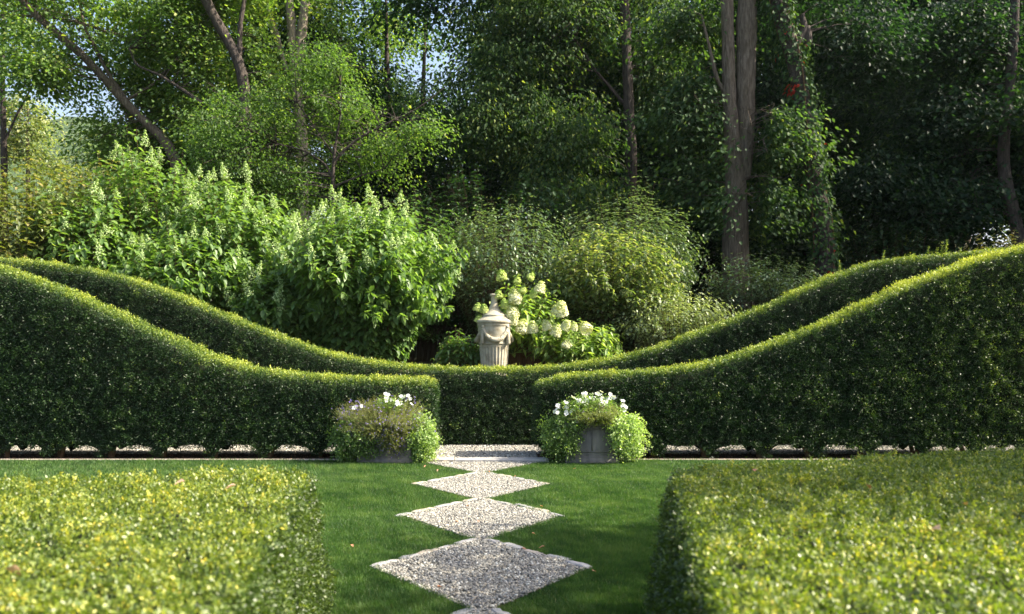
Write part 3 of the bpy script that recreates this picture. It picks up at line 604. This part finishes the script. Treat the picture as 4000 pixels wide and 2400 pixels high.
def strands(ac, c, r, n, tint, L=.03, W=.024):
    'loose shoots that arch out of a mound and hang'
    d = rvec(n); d[:, 1] = -abs(d[:, 1])*.8; d = unit(d); m = 16; q = np.linspace(0, 1, m)[None, :, None]; ln = rng.uniform(.08, .24, (n,1,1))
    P = (np.array(c)+d*np.array(r)*.85)[:, None]+d[:, None]*q*ln*.8+np.array([0,0,-1.])*q*q*ln*rng.uniform(.2, 1.3, (n,1,1)); P = P.reshape(-1, 3); D = np.repeat(d, m, 0); P = P[(k := P[:, 2] > .02)]; D = D[k]; n = len(P)
    ac.add(*leaves(P+rng.normal(0, .008, (n,3)), unit(D*.4+rvec(n)+np.array([0,0,-.3])), rvec(n), L*rng.uniform(.6,1.2,n), W, rng.normal(*tint, n), 'rhomb', .15))
def fit(t, acs):
    for nm, ac, m in acs: ac.out(nm, M[m], t)
# left planter
t = thing('trailing_plant', PP(1400,1700), 'dark green leafy plant trailing over the left end of the purple-flowered planter', 'plant'); ac = Acc()
lobe_leaves(ac, PP(1395,1722), (95*K,.28,88*K), 5200, .035, .026, (.3,.2)); lobe_leaves(ac, PP(1370,1690), (60*K,.22,60*K), 1800, .032, .024, (.3,.2)); strands(ac, PP(1380,1710), (85*K,.25,80*K), 90, (.4,.2)); lobe_leaves(ac, PP(1455,1760), (70*K,.26,38*K), 1500, .032, .024, (.3,.2)); fit(t, [('foliage', ac, 'trail')])
t = thing('trailing_plant', PP(1640,1700), 'bright green leafy plant spilling over the right end of the purple-flowered planter', 'plant'); ac = Acc()
lobe_leaves(ac, PP(1645,1705), (62*K,.28,78*K), 4200, .035, .028, (.65,.2)); lobe_leaves(ac, PP(1650,1765), (48*K,.2,45*K), 1800, .035, .028, (.65,.2)); strands(ac, PP(1645,1710), (60*K,.25,75*K), 90, (.75,.2)); fit(t, [('foliage', ac, 'trail')])
def wispy(label, c, r, n, nfl, low, sr=.0016, tint=(.30,.22)):
    t = thing('lobelia', (c[0], 13.6, .62), label, 'flowering plant', 'wispy lobelias in the planters')
    _, tip, dd = bush('', '', '', c, r, n, 16, .022, .0065, M['lob'], tint=tint, droop=.2, low=low, shape='rhomb', jit=.12, extent=.7, sr=sr, base=c[2]-r[2]*.15, parent=t, stemmat='greenstem')
    ac = Acc(); k = rng.permutation(len(tip))[:nfl]; P = tip[k]*.0+tip[k]-dd[k]*rng.random((len(k),1))*.10
    k2 = P[:, 0]-c[0] > -9; P = P[k2]; m = len(P); Pm = np.repeat(P, 3, 0)+rng.normal(0, .004, (m*3,3)); ac.add(*leaves(Pm, rvec(3*m), rvec(3*m), .02, .016, rng.random(3*m))); o = ac.out('blossoms', M['violet'], t); o['kind'] = 'stuff'
    return t
wispy('reddish wispy plant dotted with violet flowers filling the left planter', PP(1500,1668,13.55), (190*K,.42,112*K), 1900, 520, -.45)
wispy('narrow fall of violet flowers hanging down the front of the left planter', PP(1530,1710,13.32), (60*K,.16,78*K), 380, 260, -.9)
wispy('low wispy plant with sparse violet flowers below the white petunias', PP(2330,1632,13.5), (110*K,.40,58*K), 1100, 60, -.6, tint=(.22,.2))
# right planter
t = thing('trailing_plant', PP(2200,1700), 'green leafy plant trailing to the ground over the left end of the white-flowered planter', 'plant'); ac = Acc()
lobe_leaves(ac, PP(2195,1700), (75*K,.28,82*K), 4600, .034, .027, (.35,.2)); lobe_leaves(ac, PP(2185,1752), (38*K,.2,42*K), 1000, .032, .024, (.35,.2)); strands(ac, PP(2195,1700), (75*K,.28,82*K), 110, (.5,.25)); lobe_leaves(ac, PP(2245,1655), (45*K,.34,40*K), 1500, .032, .024, (.4,.2)); fit(t, [('foliage', ac, 'trail')])
t = thing('trailing_plant', PP(2440,1700), 'pale variegated plant spilling to the ground over the right end of the white-flowered planter', 'plant'); ac = Acc()
lobe_leaves(ac, PP(2432,1690), (74*K,.30,78*K), 5200, .034, .028, (.85,.22)); lobe_leaves(ac, PP(2460,1755), (42*K,.2,45*K), 1900, .034, .028, (.85,.22)); strands(ac, PP(2440,1690), (74*K,.30,80*K), 110, (.95,.2)); lobe_leaves(ac, PP(2395,1650), (45*K,.34,40*K), 1600, .034, .028, (.8,.22)); fit(t, [('foliage', ac, 'trail')])
def petal_mesh():
    V = [(0,0,-.012)]; f = []
    for i in range(20):
        a = i/20*2*math.pi; r = .034*(1+.14*math.cos(a*5)); V.append((r*.45*math.cos(a), r*.45*math.sin(a), .004)); V.append((r*math.cos(a), r*math.sin(a), .006+.005*math.cos(a*5+1)))
    for i in range(20):
        j = (i+1) % 20; f.append([0, 1+2*i, 1+2*j]); f.append([1+2*i, 2+2*i, 2+2*j, 1+2*j])
    o = mk('flower', V, f, M['white'], None, np.ones(len(f)), loc=(0,0,0)); me = o.data; bpy.data.objects.remove(o); return me
PET = petal_mesh()
def petunia(label, c, r, n, spots):
    t = thing('petunia', (c[0], 13.6, .62), label, 'flowering plant', 'white petunias in the planters')
    ac = Acc(); lobe_leaves(ac, c, r, n, .04, .022, (.45,.2), hang=-.3, shell=.7); fit(t, [('foliage', ac, 'trail')])
    for px, py, m in spots:
        for k in range(m):
            p = PP(px+rng.normal(0, 6)*(m > 1), py+rng.normal(0, 5)*(m > 1), 13.38+rng.normal(0, .06)); o = bpy.data.objects.new('flower', PET); COL.objects.link(o); o.parent = t
            o.location = tuple(float(a-b) for a, b in zip(p, t.location)); o.rotation_euler = (float(rng.uniform(.5, 1.4)), float(rng.normal(0, .4)), float(rng.normal(0, .7))); o.scale = (float(rng.uniform(.8, 1.1)),)*3
petunia('few white petunias poking out of the top of the left planter', PP(1520,1585), (60*K,.2,38*K), 700, [(1393,1588,3),(1513,1540,3),(1520,1566,3),(1553,1576,4),(1577,1545,2),(1580,1560,2),(1606,1552,2),(1608,1580,1)])
petunia('mass of white petunias crowning the right planter', PP(2300,1588), (105*K,.3,44*K), 2200,
        [(2235,1550,2),(2255,1560,3),(2280,1545,5),(2285,1572,4),(2312,1556,5),(2340,1540,4),(2360,1555,3),(2376,1560,4),(2390,1545,3),(2340,1580,2),(2360,1577,3),(2210,1590,4),(2213,1568,2),(2182,1592,3),(2174,1612,3),(2207,1618,2),(2238,1612,4),(2430,1580,3),(2440,1592,3),(2395,1552,2),(2265,1566,3)])

# ------------------------------------------------------------------ trees
def px_path(pts, d, n=24):
    return smooth_path([(*at(p[0], p[1], p[3] if len(p) > 3 else d), p[2]*d/F/2) for p in pts], n)
def crown_mesh(ells, n_per, L, W, tint, spread=(.55,.55,.15), shape='oval', hang=.45, attach=None, prune=None):
    ac, br = Acc(), Acc()
    for (c, r, nc) in ells:
        c, r = np.array(c, float), np.array(r, float)
        d = rvec(nc); C = c+d*r*(rng.random((nc,1))**.42); 
        sc_ = rng.uniform(.45, 1.6, nc)
        m = int(n_per); Q = rng.normal(size=(nc, m, 3))*np.array(spread)*sc_[:, None, None]
        hl = np.linalg.norm(Q[..., :2], axis=-1); Q[..., 2] -= hl*.35
        P = (C[:, None]+Q).reshape(-1, 3); n = len(P); out = unit(np.concatenate([Q[..., :2], 0*Q[..., :1]], -1).reshape(-1, 3)+rvec(n)*.3)
        D = unit(out+rvec(n)*.5+np.array([0,0,-hang])); Nn = unit(np.array([0,0,1.])+rvec(n)*.55)
        s = rng.uniform(.7, 1.25, n); tn = np.repeat(rng.normal(tint[0], tint[1]*.5, nc), m)+rng.normal(0, tint[1], n); s = s*1.
        if prune is not None:      # leaves do not grow close in front of the bare trunk
            A, dd0 = prune; keep = np.ones(n, bool)
            for B in (BARE if shape == 'oval' and L > .1 else []):
                for a in B[::2]: keep &= ~((np.abs(P[:, 0]-a[0]) < a[3]+.05) & (np.abs(P[:, 2]-a[2]) < .35) & (np.abs(P[:, 1]-a[1]) < 5) & (rng.random(n) < .7))
            for a in A[::2]: keep &= ~((np.abs(P[:, 0]-a[0]) < a[3]+.12) & (np.abs(P[:, 2]-a[2]) < .5) & (P[:, 1] < dd0+.3) & (rng.random(n) < .93))
            P, D, Nn, s, tn = P[keep], D[keep], Nn[keep], s[keep], tn[keep]
        ac.add(*leaves(P, D, Nn, L*s, W*s, tn, shape, .1))
        if attach is not None:
            k = rng.random(nc) < .3; k &= np.linalg.norm(attach[None, :, :3]-C[:, None], axis=-1).min(1) < 2.0; Ck = C[k]; dd = np.linalg.norm(attach[None, :, :3]-Ck[:, None]*np.array([1,1,1.]), axis=-1)+np.maximum(0, attach[None, :, 2]-Ck[:, None, 2])*.8
            j = dd.argmin(1); A = attach[j, :3]; v, f = thin(A, Ck, .022, .008, .15*np.linalg.norm(A-Ck, axis=1)*.4); br.add(v, f)
            # twigs
            m2 = len(Ck)*3; Cr = np.repeat(Ck, 3, 0); v, f = thin(Cr, Cr+rng.normal(size=(m2,3))*np.array([.5,.5,.25]), .012, .004, 0); br.add(v, f)
    return ac, br
BARE = []
def tree(name, label, trunks, d, ells, n_per, L, W, mat, bark, tint=(.45,.16), group=None, base=None, **kw):
    BARE.extend([])
    b = trunks[0]; t = thing(name, (*at(b[-1][0], b[-1][1], d)[:2], float(bank(0, d))), label, 'tree', group)
    allp = []
    for i, tr in enumerate(trunks):
        q = px_path(tr, d, 30); allp.append(q)
        v, f = tube(q[:, :3], q[:, 3]*(1+.05*rng.normal(size=len(q))), 14, .035); mk('trunk' if i == 0 else 'limb', v, f, M[bark], t, smooth=True)
    E = [(at(px, py, d+dz), (rx*d/F, (rx*.7)*d/F, ry*d/F), nc) for px, py, rx, ry, dz, nc in ells]
    ac, br = crown_mesh(E, n_per, L, W, tint, attach=np.concatenate(allp), prune=(np.concatenate(allp), d), **kw)
    ac.out('crown', M[mat], t)
    br.out('branches', M[bark], t)
    return t
for pts_, d_ in (([(650,545,40),(480,400,34),(250,150,32),(130,60,28)],28),([(948,250,44),(905,180,42),(850,95,40),(800,0,38)],27),([(820,320,30),(800,160,28),(765,0,26)],33),([(785,215,24),(742,130,22),(712,0,22)],33),([(1150,330,40),(1165,220,40),(1183,120,38),(1192,0,36)],30),([(1145,200,36),(1136,80,34),(1130,0,30)],30),([(590,640,26),(540,500,24),(490,430,20)],31)):
    BARE.append(px_path(pts_, d_, 20))
FB = lambda d: HY+F*(H-float(bank(0, d)))/d+10        # photo row of the ground at depth d
WG = 'trees of the wood behind the garden'
tree('maple_tree', 'maple with a long grey trunk leaning to the upper left', [[(730,FB(28),70),(700,620,46),(650,545,40),(560,470,36),(480,400,34),(400,290,32),(250,150,32),(130,60,28),(40,-60,22)],
      [(560,470,24),(520,430,18),(430,300,14),(330,110,10),(300,-40,8)], [(640,190,5),(560,165,7),(420,128,10),(330,92,11),(200,66,12),(60,62,10),(-40,58,8)], [(480,400,12),(600,330,10),(690,235,8),(700,180,5)]], 28,
     [(330,120,330,210,0,150),(150,240,160,100,-1,42),(550,420,190,200,1,110),(680,40,240,160,0,85),(450,550,80,90,0,26),(140,-60,260,140,0,70)], 75, .135, .095, 'maple', 'bark', (.5,.2), WG)
tree('maple_tree', 'thin dark-trunked maple behind the leaning trunk', [[(610,FB(31),40),(595,650,30),(570,590,28),(540,500,24),(490,430,20),(430,330,14),(400,100,10)], [(560,600,18),(545,500,14),(535,420,10)]], 31,
     [(600,560,160,160,0,85),(490,620,90,100,0,36),(700,640,160,110,1,55)], 65, .13, .09, 'maple', 'barkdark', (.35,.18), WG)
tree('maple_tree', 'maple whose dark trunk rises to a fork near the top left of centre', [[(960,FB(27),70),(960,420,46),(948,250,44),(905,180,42),(850,95,40),(800,0,38),(770,-90,34)],
      [(935,215,22),(938,100,18),(955,0,16),(970,-80,12)], [(790,405,16),(705,345,13),(620,292,10),(530,255,8),(505,190,6)]], 27,
     [(880,-60,300,170,1,120),(760,200,200,170,1,70),(1000,260,130,150,1,36),(900,440,200,130,1,60)], 75, .13, .09, 'maple', 'barkdark', (.55,.2), WG)  # dark bark puts the shade on this trunk into its colour
tree('maple_tree', 'pair of slim pale stems between the forked and the leaning maple', [[(880,FB(33),46),(845,500,34),(820,320,30),(800,160,28),(765,0,26),(750,-90,24)], [(830,380,28),(785,215,24),(742,130,22),(712,0,22),(700,-80,18)]], 33,
     [(700,-20,260,200,0,80),(820,330,230,160,1,60),(600,250,170,150,1,45)], 65, .14, .095, 'maple', 'barkpale', (.6,.2), WG)
tree('maple_tree', 'twin pale trunks at the top, left of the dark wood', [[(1190,FB(30),60),(1180,500,42),(1150,330,40),(1165,220,40),(1183,120,38),(1192,0,36),(1200,-90,32)], [(1152,330,30),(1145,200,36),(1136,80,34),(1125,-90,30)], [(1120,280,18),(1075,120,22),(1035,0,20),(1010,-80,16)]], 30,
     [(1130,-30,260,160,1,70),(1250,300,180,220,1,75),(1060,480,220,150,1,65)], 65, .13, .09, 'maple', 'barkpale', (.5,.2), WG)
# the small tree in front of the wood, with branches reaching to the right
tree('small_tree', 'small airy tree with a thin forked trunk and a branch reaching right in the sun', [[(1300,FB(23.5),26),(1300,780,17),(1300,640,14),(1310,560,10),(1335,440,7),(1330,330,5)],
      [(1302,700,12),(1270,640,9),(1190,590,7),(1080,560,5)], [(1303,640,12),(1330,600,13),(1400,540,11),(1500,490,8),(1640,420,5),(1740,340,3)], [(1300,730,9),(1400,690,6),(1500,660,4)], [(1300,600,8),(1230,500,6),(1160,400,4)]], 23.5,
     [(1000,520,280,190,0,120),(1300,500,230,190,0,95),(1560,450,190,75,-.5,34),(900,700,200,110,0,55),(1250,260,150,110,0,36),(1450,600,160,90,0,36),(1150,700,220,110,.5,50)], 85, .088, .05, 'maple', 'barkdark', (.34,.2), None, spread=(.34,.34,.17))
tree('maple_tree', 'tree with a dark straight trunk in the middle of the dark wood', [[(2475,FB(29),60),(2468,650,42),(2455,400,40),(2448,200,40),(2438,0,38),(2430,-100,36)], [(2450,420,14),(2330,280,10),(2250,160,6)]], 29,
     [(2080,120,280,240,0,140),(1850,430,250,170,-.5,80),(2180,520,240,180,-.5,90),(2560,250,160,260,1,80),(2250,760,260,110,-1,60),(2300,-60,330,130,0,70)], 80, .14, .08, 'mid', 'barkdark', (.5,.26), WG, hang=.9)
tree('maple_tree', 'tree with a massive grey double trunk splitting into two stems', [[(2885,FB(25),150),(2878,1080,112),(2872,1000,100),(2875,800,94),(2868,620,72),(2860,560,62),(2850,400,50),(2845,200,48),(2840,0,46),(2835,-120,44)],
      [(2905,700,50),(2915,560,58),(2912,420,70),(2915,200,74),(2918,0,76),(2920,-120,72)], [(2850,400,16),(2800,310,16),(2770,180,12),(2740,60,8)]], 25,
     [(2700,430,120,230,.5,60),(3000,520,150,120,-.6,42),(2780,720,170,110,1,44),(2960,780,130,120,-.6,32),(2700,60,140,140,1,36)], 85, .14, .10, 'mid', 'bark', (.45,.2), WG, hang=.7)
VT = [(3250,FB(24.5),110),(3225,1090,78),(3215,900,74),(3180,700,66),(3150,500,62),(3125,330,60),(3095,200,60),(3050,60,58),(3020,-100,54)]
tree('vine_covered_tree', 'leaning tree trunk wrapped in climbing vine, right of the double trunk', [VT, [(3095,200,30),(3150,100,34),(3160,180,30),(3130,60,26)]], 24.5,
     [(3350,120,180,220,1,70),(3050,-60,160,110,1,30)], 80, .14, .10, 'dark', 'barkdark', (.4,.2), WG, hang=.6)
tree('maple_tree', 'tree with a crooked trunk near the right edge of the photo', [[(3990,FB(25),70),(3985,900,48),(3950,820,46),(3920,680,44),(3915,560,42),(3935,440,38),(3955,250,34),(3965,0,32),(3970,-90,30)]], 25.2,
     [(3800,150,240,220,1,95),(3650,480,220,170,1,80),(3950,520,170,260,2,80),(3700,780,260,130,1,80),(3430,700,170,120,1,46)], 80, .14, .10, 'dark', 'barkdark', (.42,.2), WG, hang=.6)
tree('maple_tree', 'thin-trunked maple at the far left edge', [[(25,FB(30),34),(15,560,24),(10,400,20),(10,200,17),(15,60,12),(20,-60,9)], [(15,560,10),(70,440,8),(130,330,6),(170,200,4)]], 30,
     [(30,120,130,160,0,36),(-60,-20,200,120,0,40)], 60, .13, .09, 'maple', 'barkdark', (.4,.18), WG)
tree('maple_tree', 'sunlit yellow-green tree below the sky gap at the far left', [[(100,FB(46),20),(110,600,14),(105,500,10),(110,400,6)]], 46,
     [(90,450,100,110,0,60),(60,580,110,80,0,40),(210,640,70,26,0,12)], 60, .17, .12, 'gold', 'bark', (.62,.2), WG)
# climbing vine on the trunk
def vine():
    q = px_path(VT, 24.5, 60); t = thing('climbing_vine', (float(q[0,0]), 24.5, float(bank(0,24.5))), 'climbing vine with a few red leaves clothing the leaning trunk', 'vine')
    n = 4200; k = rng.integers(2, 59, n); k = k[(k > 9) | (rng.random(len(k)) < .2)]; n = len(k); d = unit(rvec(n)*np.array([1,1,.2])); g = np.abs(rng.normal(0, .17, (n,1)))*(1+.7*np.sin(k*.7)[:, None])
    P = q[k, :3]+d*(q[k, 3:4]+.03+g*.5)+rng.normal(0, .06, (n,3))*np.array([1,1,1.5]); D = unit(d*.6+np.array([0,0,-.7])+rvec(n)*.5)
    tn = rng.uniform(0, .9, n); hot = at(3098, 340, 24.3); red = (np.linalg.norm((P-hot)*np.array([1,.35,1]), axis=1) < .17); tn[red] = np.where(rng.random(red.sum()) < .6, 1, .5)
    r2 = rng.random(n) < .012; tn[r2] = 1
    ac = Acc(); ac.add(*leaves(P, D, unit(d+rvec(n)*.4), .13*rng.uniform(.6,1.2,n), .10, tn, 'oval', .1)); ac.out('foliage', M['vine'], t)
    st = Acc()
    for j in range(3):
        a = np.linspace(0, 3+j, 60)+j*2; pp = q[:, :3]+np.stack([np.cos(a), np.sin(a), 0*a], 1)*(q[:, 3:4]+.015); v, f = tube(pp, .02, 6); st.add(v, f)
    st.out('stems', M['stem'], t)
vine()
# generic trees: their meshes are built once and shared by copies
def proto_tree(h, r, nc, n_per, L, mat, bark, lo, tint, seed):
    t = bpy.data.objects.new('woodland_tree', None); COL.objects.link(t)
    pth = smooth_path([(0,0,-.3,.32),(.1,.05,h*.25,.24),(-.2,.1,h*.55,.17),(.1,-.1,h*.95,.04)], 24); v, f = tube(pth[:, :3], pth[:, 3], 12, .04)
    mk('trunk', v, f, M[bark], t, smooth=True)
    E = []
    for j in range(16):       # boughs: flat masses of different size at every height, with gaps between them
        a = rng.uniform(0, 6.28); q = rng.uniform(.25, 1.05)*r; e = rng.uniform(.25, .55)*r
        E.append(((q*math.cos(a), q*math.sin(a), lo+(h-lo)*(j+.5)/16), (e*1.25, e*1.25, e*.55), int(nc*1.5/16)))
    ac, br = crown_mesh(E, n_per, L, L*.7, tint, spread=(.65,.65,.3), attach=pth)
    ac.out('crown', M[mat], t); br.out('branches', M[bark], t); return t
def copy_thing(o, loc, rz, s=1.):
    r = o.copy(); COL.objects.link(r); r.location = loc; r.rotation_euler = (0,0,rz); r.scale = (s,s,s)
    for ch in list(o.children): c = ch.copy(); COL.objects.link(c); c.parent = r
    return r
PD = proto_tree(17, 5.4, 520, 60, .17, 'dark', 'barkdark', 1.2, (.5,.22), 1)
PL = proto_tree(17, 4.9, 300, 60, .17, 'maple', 'bark', 3.0, (.55,.2), 2)
first = {id(PD): True, id(PL): True}
def place(proto, x, y, rz, s, label, group):
    z = float(bank(x, y))
    if first[id(proto)]: first[id(proto)] = False; o = proto; o.location = (x,y,z); o.rotation_euler = (0,0,rz); o.scale = (s,s,s)
    else: o = copy_thing(proto, (x,y,z), rz, s)
    return tag(o, label, 'tree', group)
dark = [(.5,38,1),(-2.8,41,1),(-4.0,35.5,.95),(5.5,39.5,1.1),(10,41,1.1),(19.5,40,1.1),(29,41,1.2),(3.5,34,1.05),(8,36.5,1),(12.5,33,1.1),(17,36,1),(22,33,1.1),(27,37,1),(6,43,1.1),(15,44,1.1),(25,45,1.1),(33,42,1.15),(11,51,1.1),(20,52,1.1),(31,54,1.2),(2,53,1.1)]
for i, (x, y, s) in enumerate(dark):
    if y > 42.5: place(PL, x, y, i*1.3, s, 'sunlit green tree at the back of the wood, seen in glints between the darker crowns', 'lighter trees at the back of the wood'); continue  # lighter leaf copy: sunlit depth behind the dark crowns put into colour
    place(PD, x, y, i*1.3, s, 'dark broadleaf tree deep in the wood behind the named trunks', 'dark trees filling the wood at centre and right')
light = [(-6.5,39,1),(-11,44,.95),(-12.5,42,.75)]
for i, (x, y, s) in enumerate(light):
    place(PL, x, y, i*1.7, s, 'light green tree behind the leaning maple, sky showing through it', 'light green trees at the back left')
SG = 'trees outside the right edge that shade the wood and lawn'
for i, (x, y, s, p) in enumerate(((22.5,27,1.1,PD),(27,31,1.2,PD),(23,23.5,1.0,PD),(30,26,1.2,PD),(35,34,1.2,PD),(11.0,7.6,.60,PD),(12.0,5.4,.56,PL))):
    place(p, x, y, i*2.1, s, 'broadleaf tree beyond the right edge of the view casting shade to the left', SG)

# ------------------------------------------------------------------ far hill
hx = np.linspace(-600, 200, 60); hy = np.linspace(330, 700, 24); HX, HY2 = np.meshgrid(hx, hy, indexing='ij')
prof_h = 135*np.exp(-((HX+265)/140)**2)+32; nz = Noise(.012)
HZ = prof_h*np.clip((HY2-330)/260, 0, 1)**.8+nz(np.stack([HX, HY2, 0*HX], -1))*5*np.clip((HY2-330)/100, 0, 1)
tag(mk('hill', np.stack([HX, HY2, HZ], -1).reshape(-1, 3), grid_faces(60, 24)[:, ::-1], M['hill'], smooth=True), 'blue wooded hillside far off at the left', 'hill', kind='structure')

# ------------------------------------------------------------------ light, sky, camera
EL, AZ = 41., 5.      # sun at the right, a little towards the camera
sd = np.array([math.cos(R(EL))*math.cos(R(AZ)), -math.cos(R(EL))*math.sin(R(AZ)), math.sin(R(EL))])
from mathutils import Vector
L = bpy.data.lights.new('sun', 'SUN'); L.energy = 5.0; L.angle = R(.5); L.color = (1, .91, .74)
so = bpy.data.objects.new('sun', L); COL.objects.link(so); so.rotation_euler = Vector(tuple(sd)).to_track_quat('Z', 'Y').to_euler(); so.location = (30, -5, 30)
w = bpy.data.worlds.new('World'); sc.world = w; w.use_nodes = True; nt = w.node_tree
bg = nt.nodes['Background']; sky = nt.nodes.new('ShaderNodeTexSky'); sky.sky_type = 'NISHITA'; sky.sun_disc = False; sky.sun_elevation = R(EL)
sky.sun_rotation = math.atan2(sd[0], sd[1]); sky.dust_density = 4; sky.air_density = 1.1
tc = nt.nodes.new('ShaderNodeTexCoord'); sx_ = nt.nodes.new('ShaderNodeSeparateXYZ'); nt.links.new(tc.outputs['Generated'], sx_.inputs[0])
cr_ = nt.nodes.new('ShaderNodeValToRGB'); e_ = cr_.color_ramp.elements; e_[0].position = 0; e_[0].color = (.75,.75,.75,1); e_[1].position = .35; e_[1].color = (0,0,0,1)
nt.links.new(sx_.outputs[2], cr_.inputs[0]); mxw = nt.nodes.new('ShaderNodeMix'); mxw.data_type = 'RGBA'; nt.links.new(cr_.outputs[0], mxw.inputs[0]); nt.links.new(sky.outputs[0], mxw.inputs[6]); mxw.inputs[7].default_value = (2.2, 2.3, 2.5, 1)
nt.links.new(mxw.outputs[2], bg.inputs[0]); bg.inputs[1].default_value = .12
cam = bpy.data.cameras.new('camera'); co = bpy.data.objects.new('camera', cam); COL.objects.link(co); sc.camera = co
co.location = (0, 0, H); co.rotation_euler = (R(90), 0, 0); cam.sensor_width = 36; cam.lens = 36*F/4000
cam.shift_x = (2000-CX)/4000; cam.shift_y = (HY-1200)/4000; cam.clip_start = .05; cam.clip_end = 5000
cam.dof.use_dof = True; cam.dof.focus_distance = 15.5; cam.dof.aperture_fstop = 2.4
vs = sc.view_settings; vs.view_transform = 'Standard'; vs.look = 'None'; vs.gamma = 1; vs.exposure = 1.55
sc.render.resolution_x, sc.render.resolution_y = 1024, 614

# ------------------------------------------------------------------ the air
hm = bpy.data.materials.new('haze'); hm.use_nodes = True; hn = hm.node_tree; hn.nodes.clear()
ho = hn.nodes.new('ShaderNodeOutputMaterial'); pv = hn.nodes.new('ShaderNodeVolumePrincipled'); pv.inputs['Color'].default_value = (.85,.92,1,1); pv.inputs['Density'].default_value = .00011; pv.inputs['Anisotropy'].default_value = .3
hn.links.new(pv.outputs[0], ho.inputs['Volume'])
v, f = boxv(-630, 310, -110, 750, -9, 172); tag(mk('haze', v, f, hm), 'thin pale summer haze between the garden and the far hill', 'haze', kind='stuff')
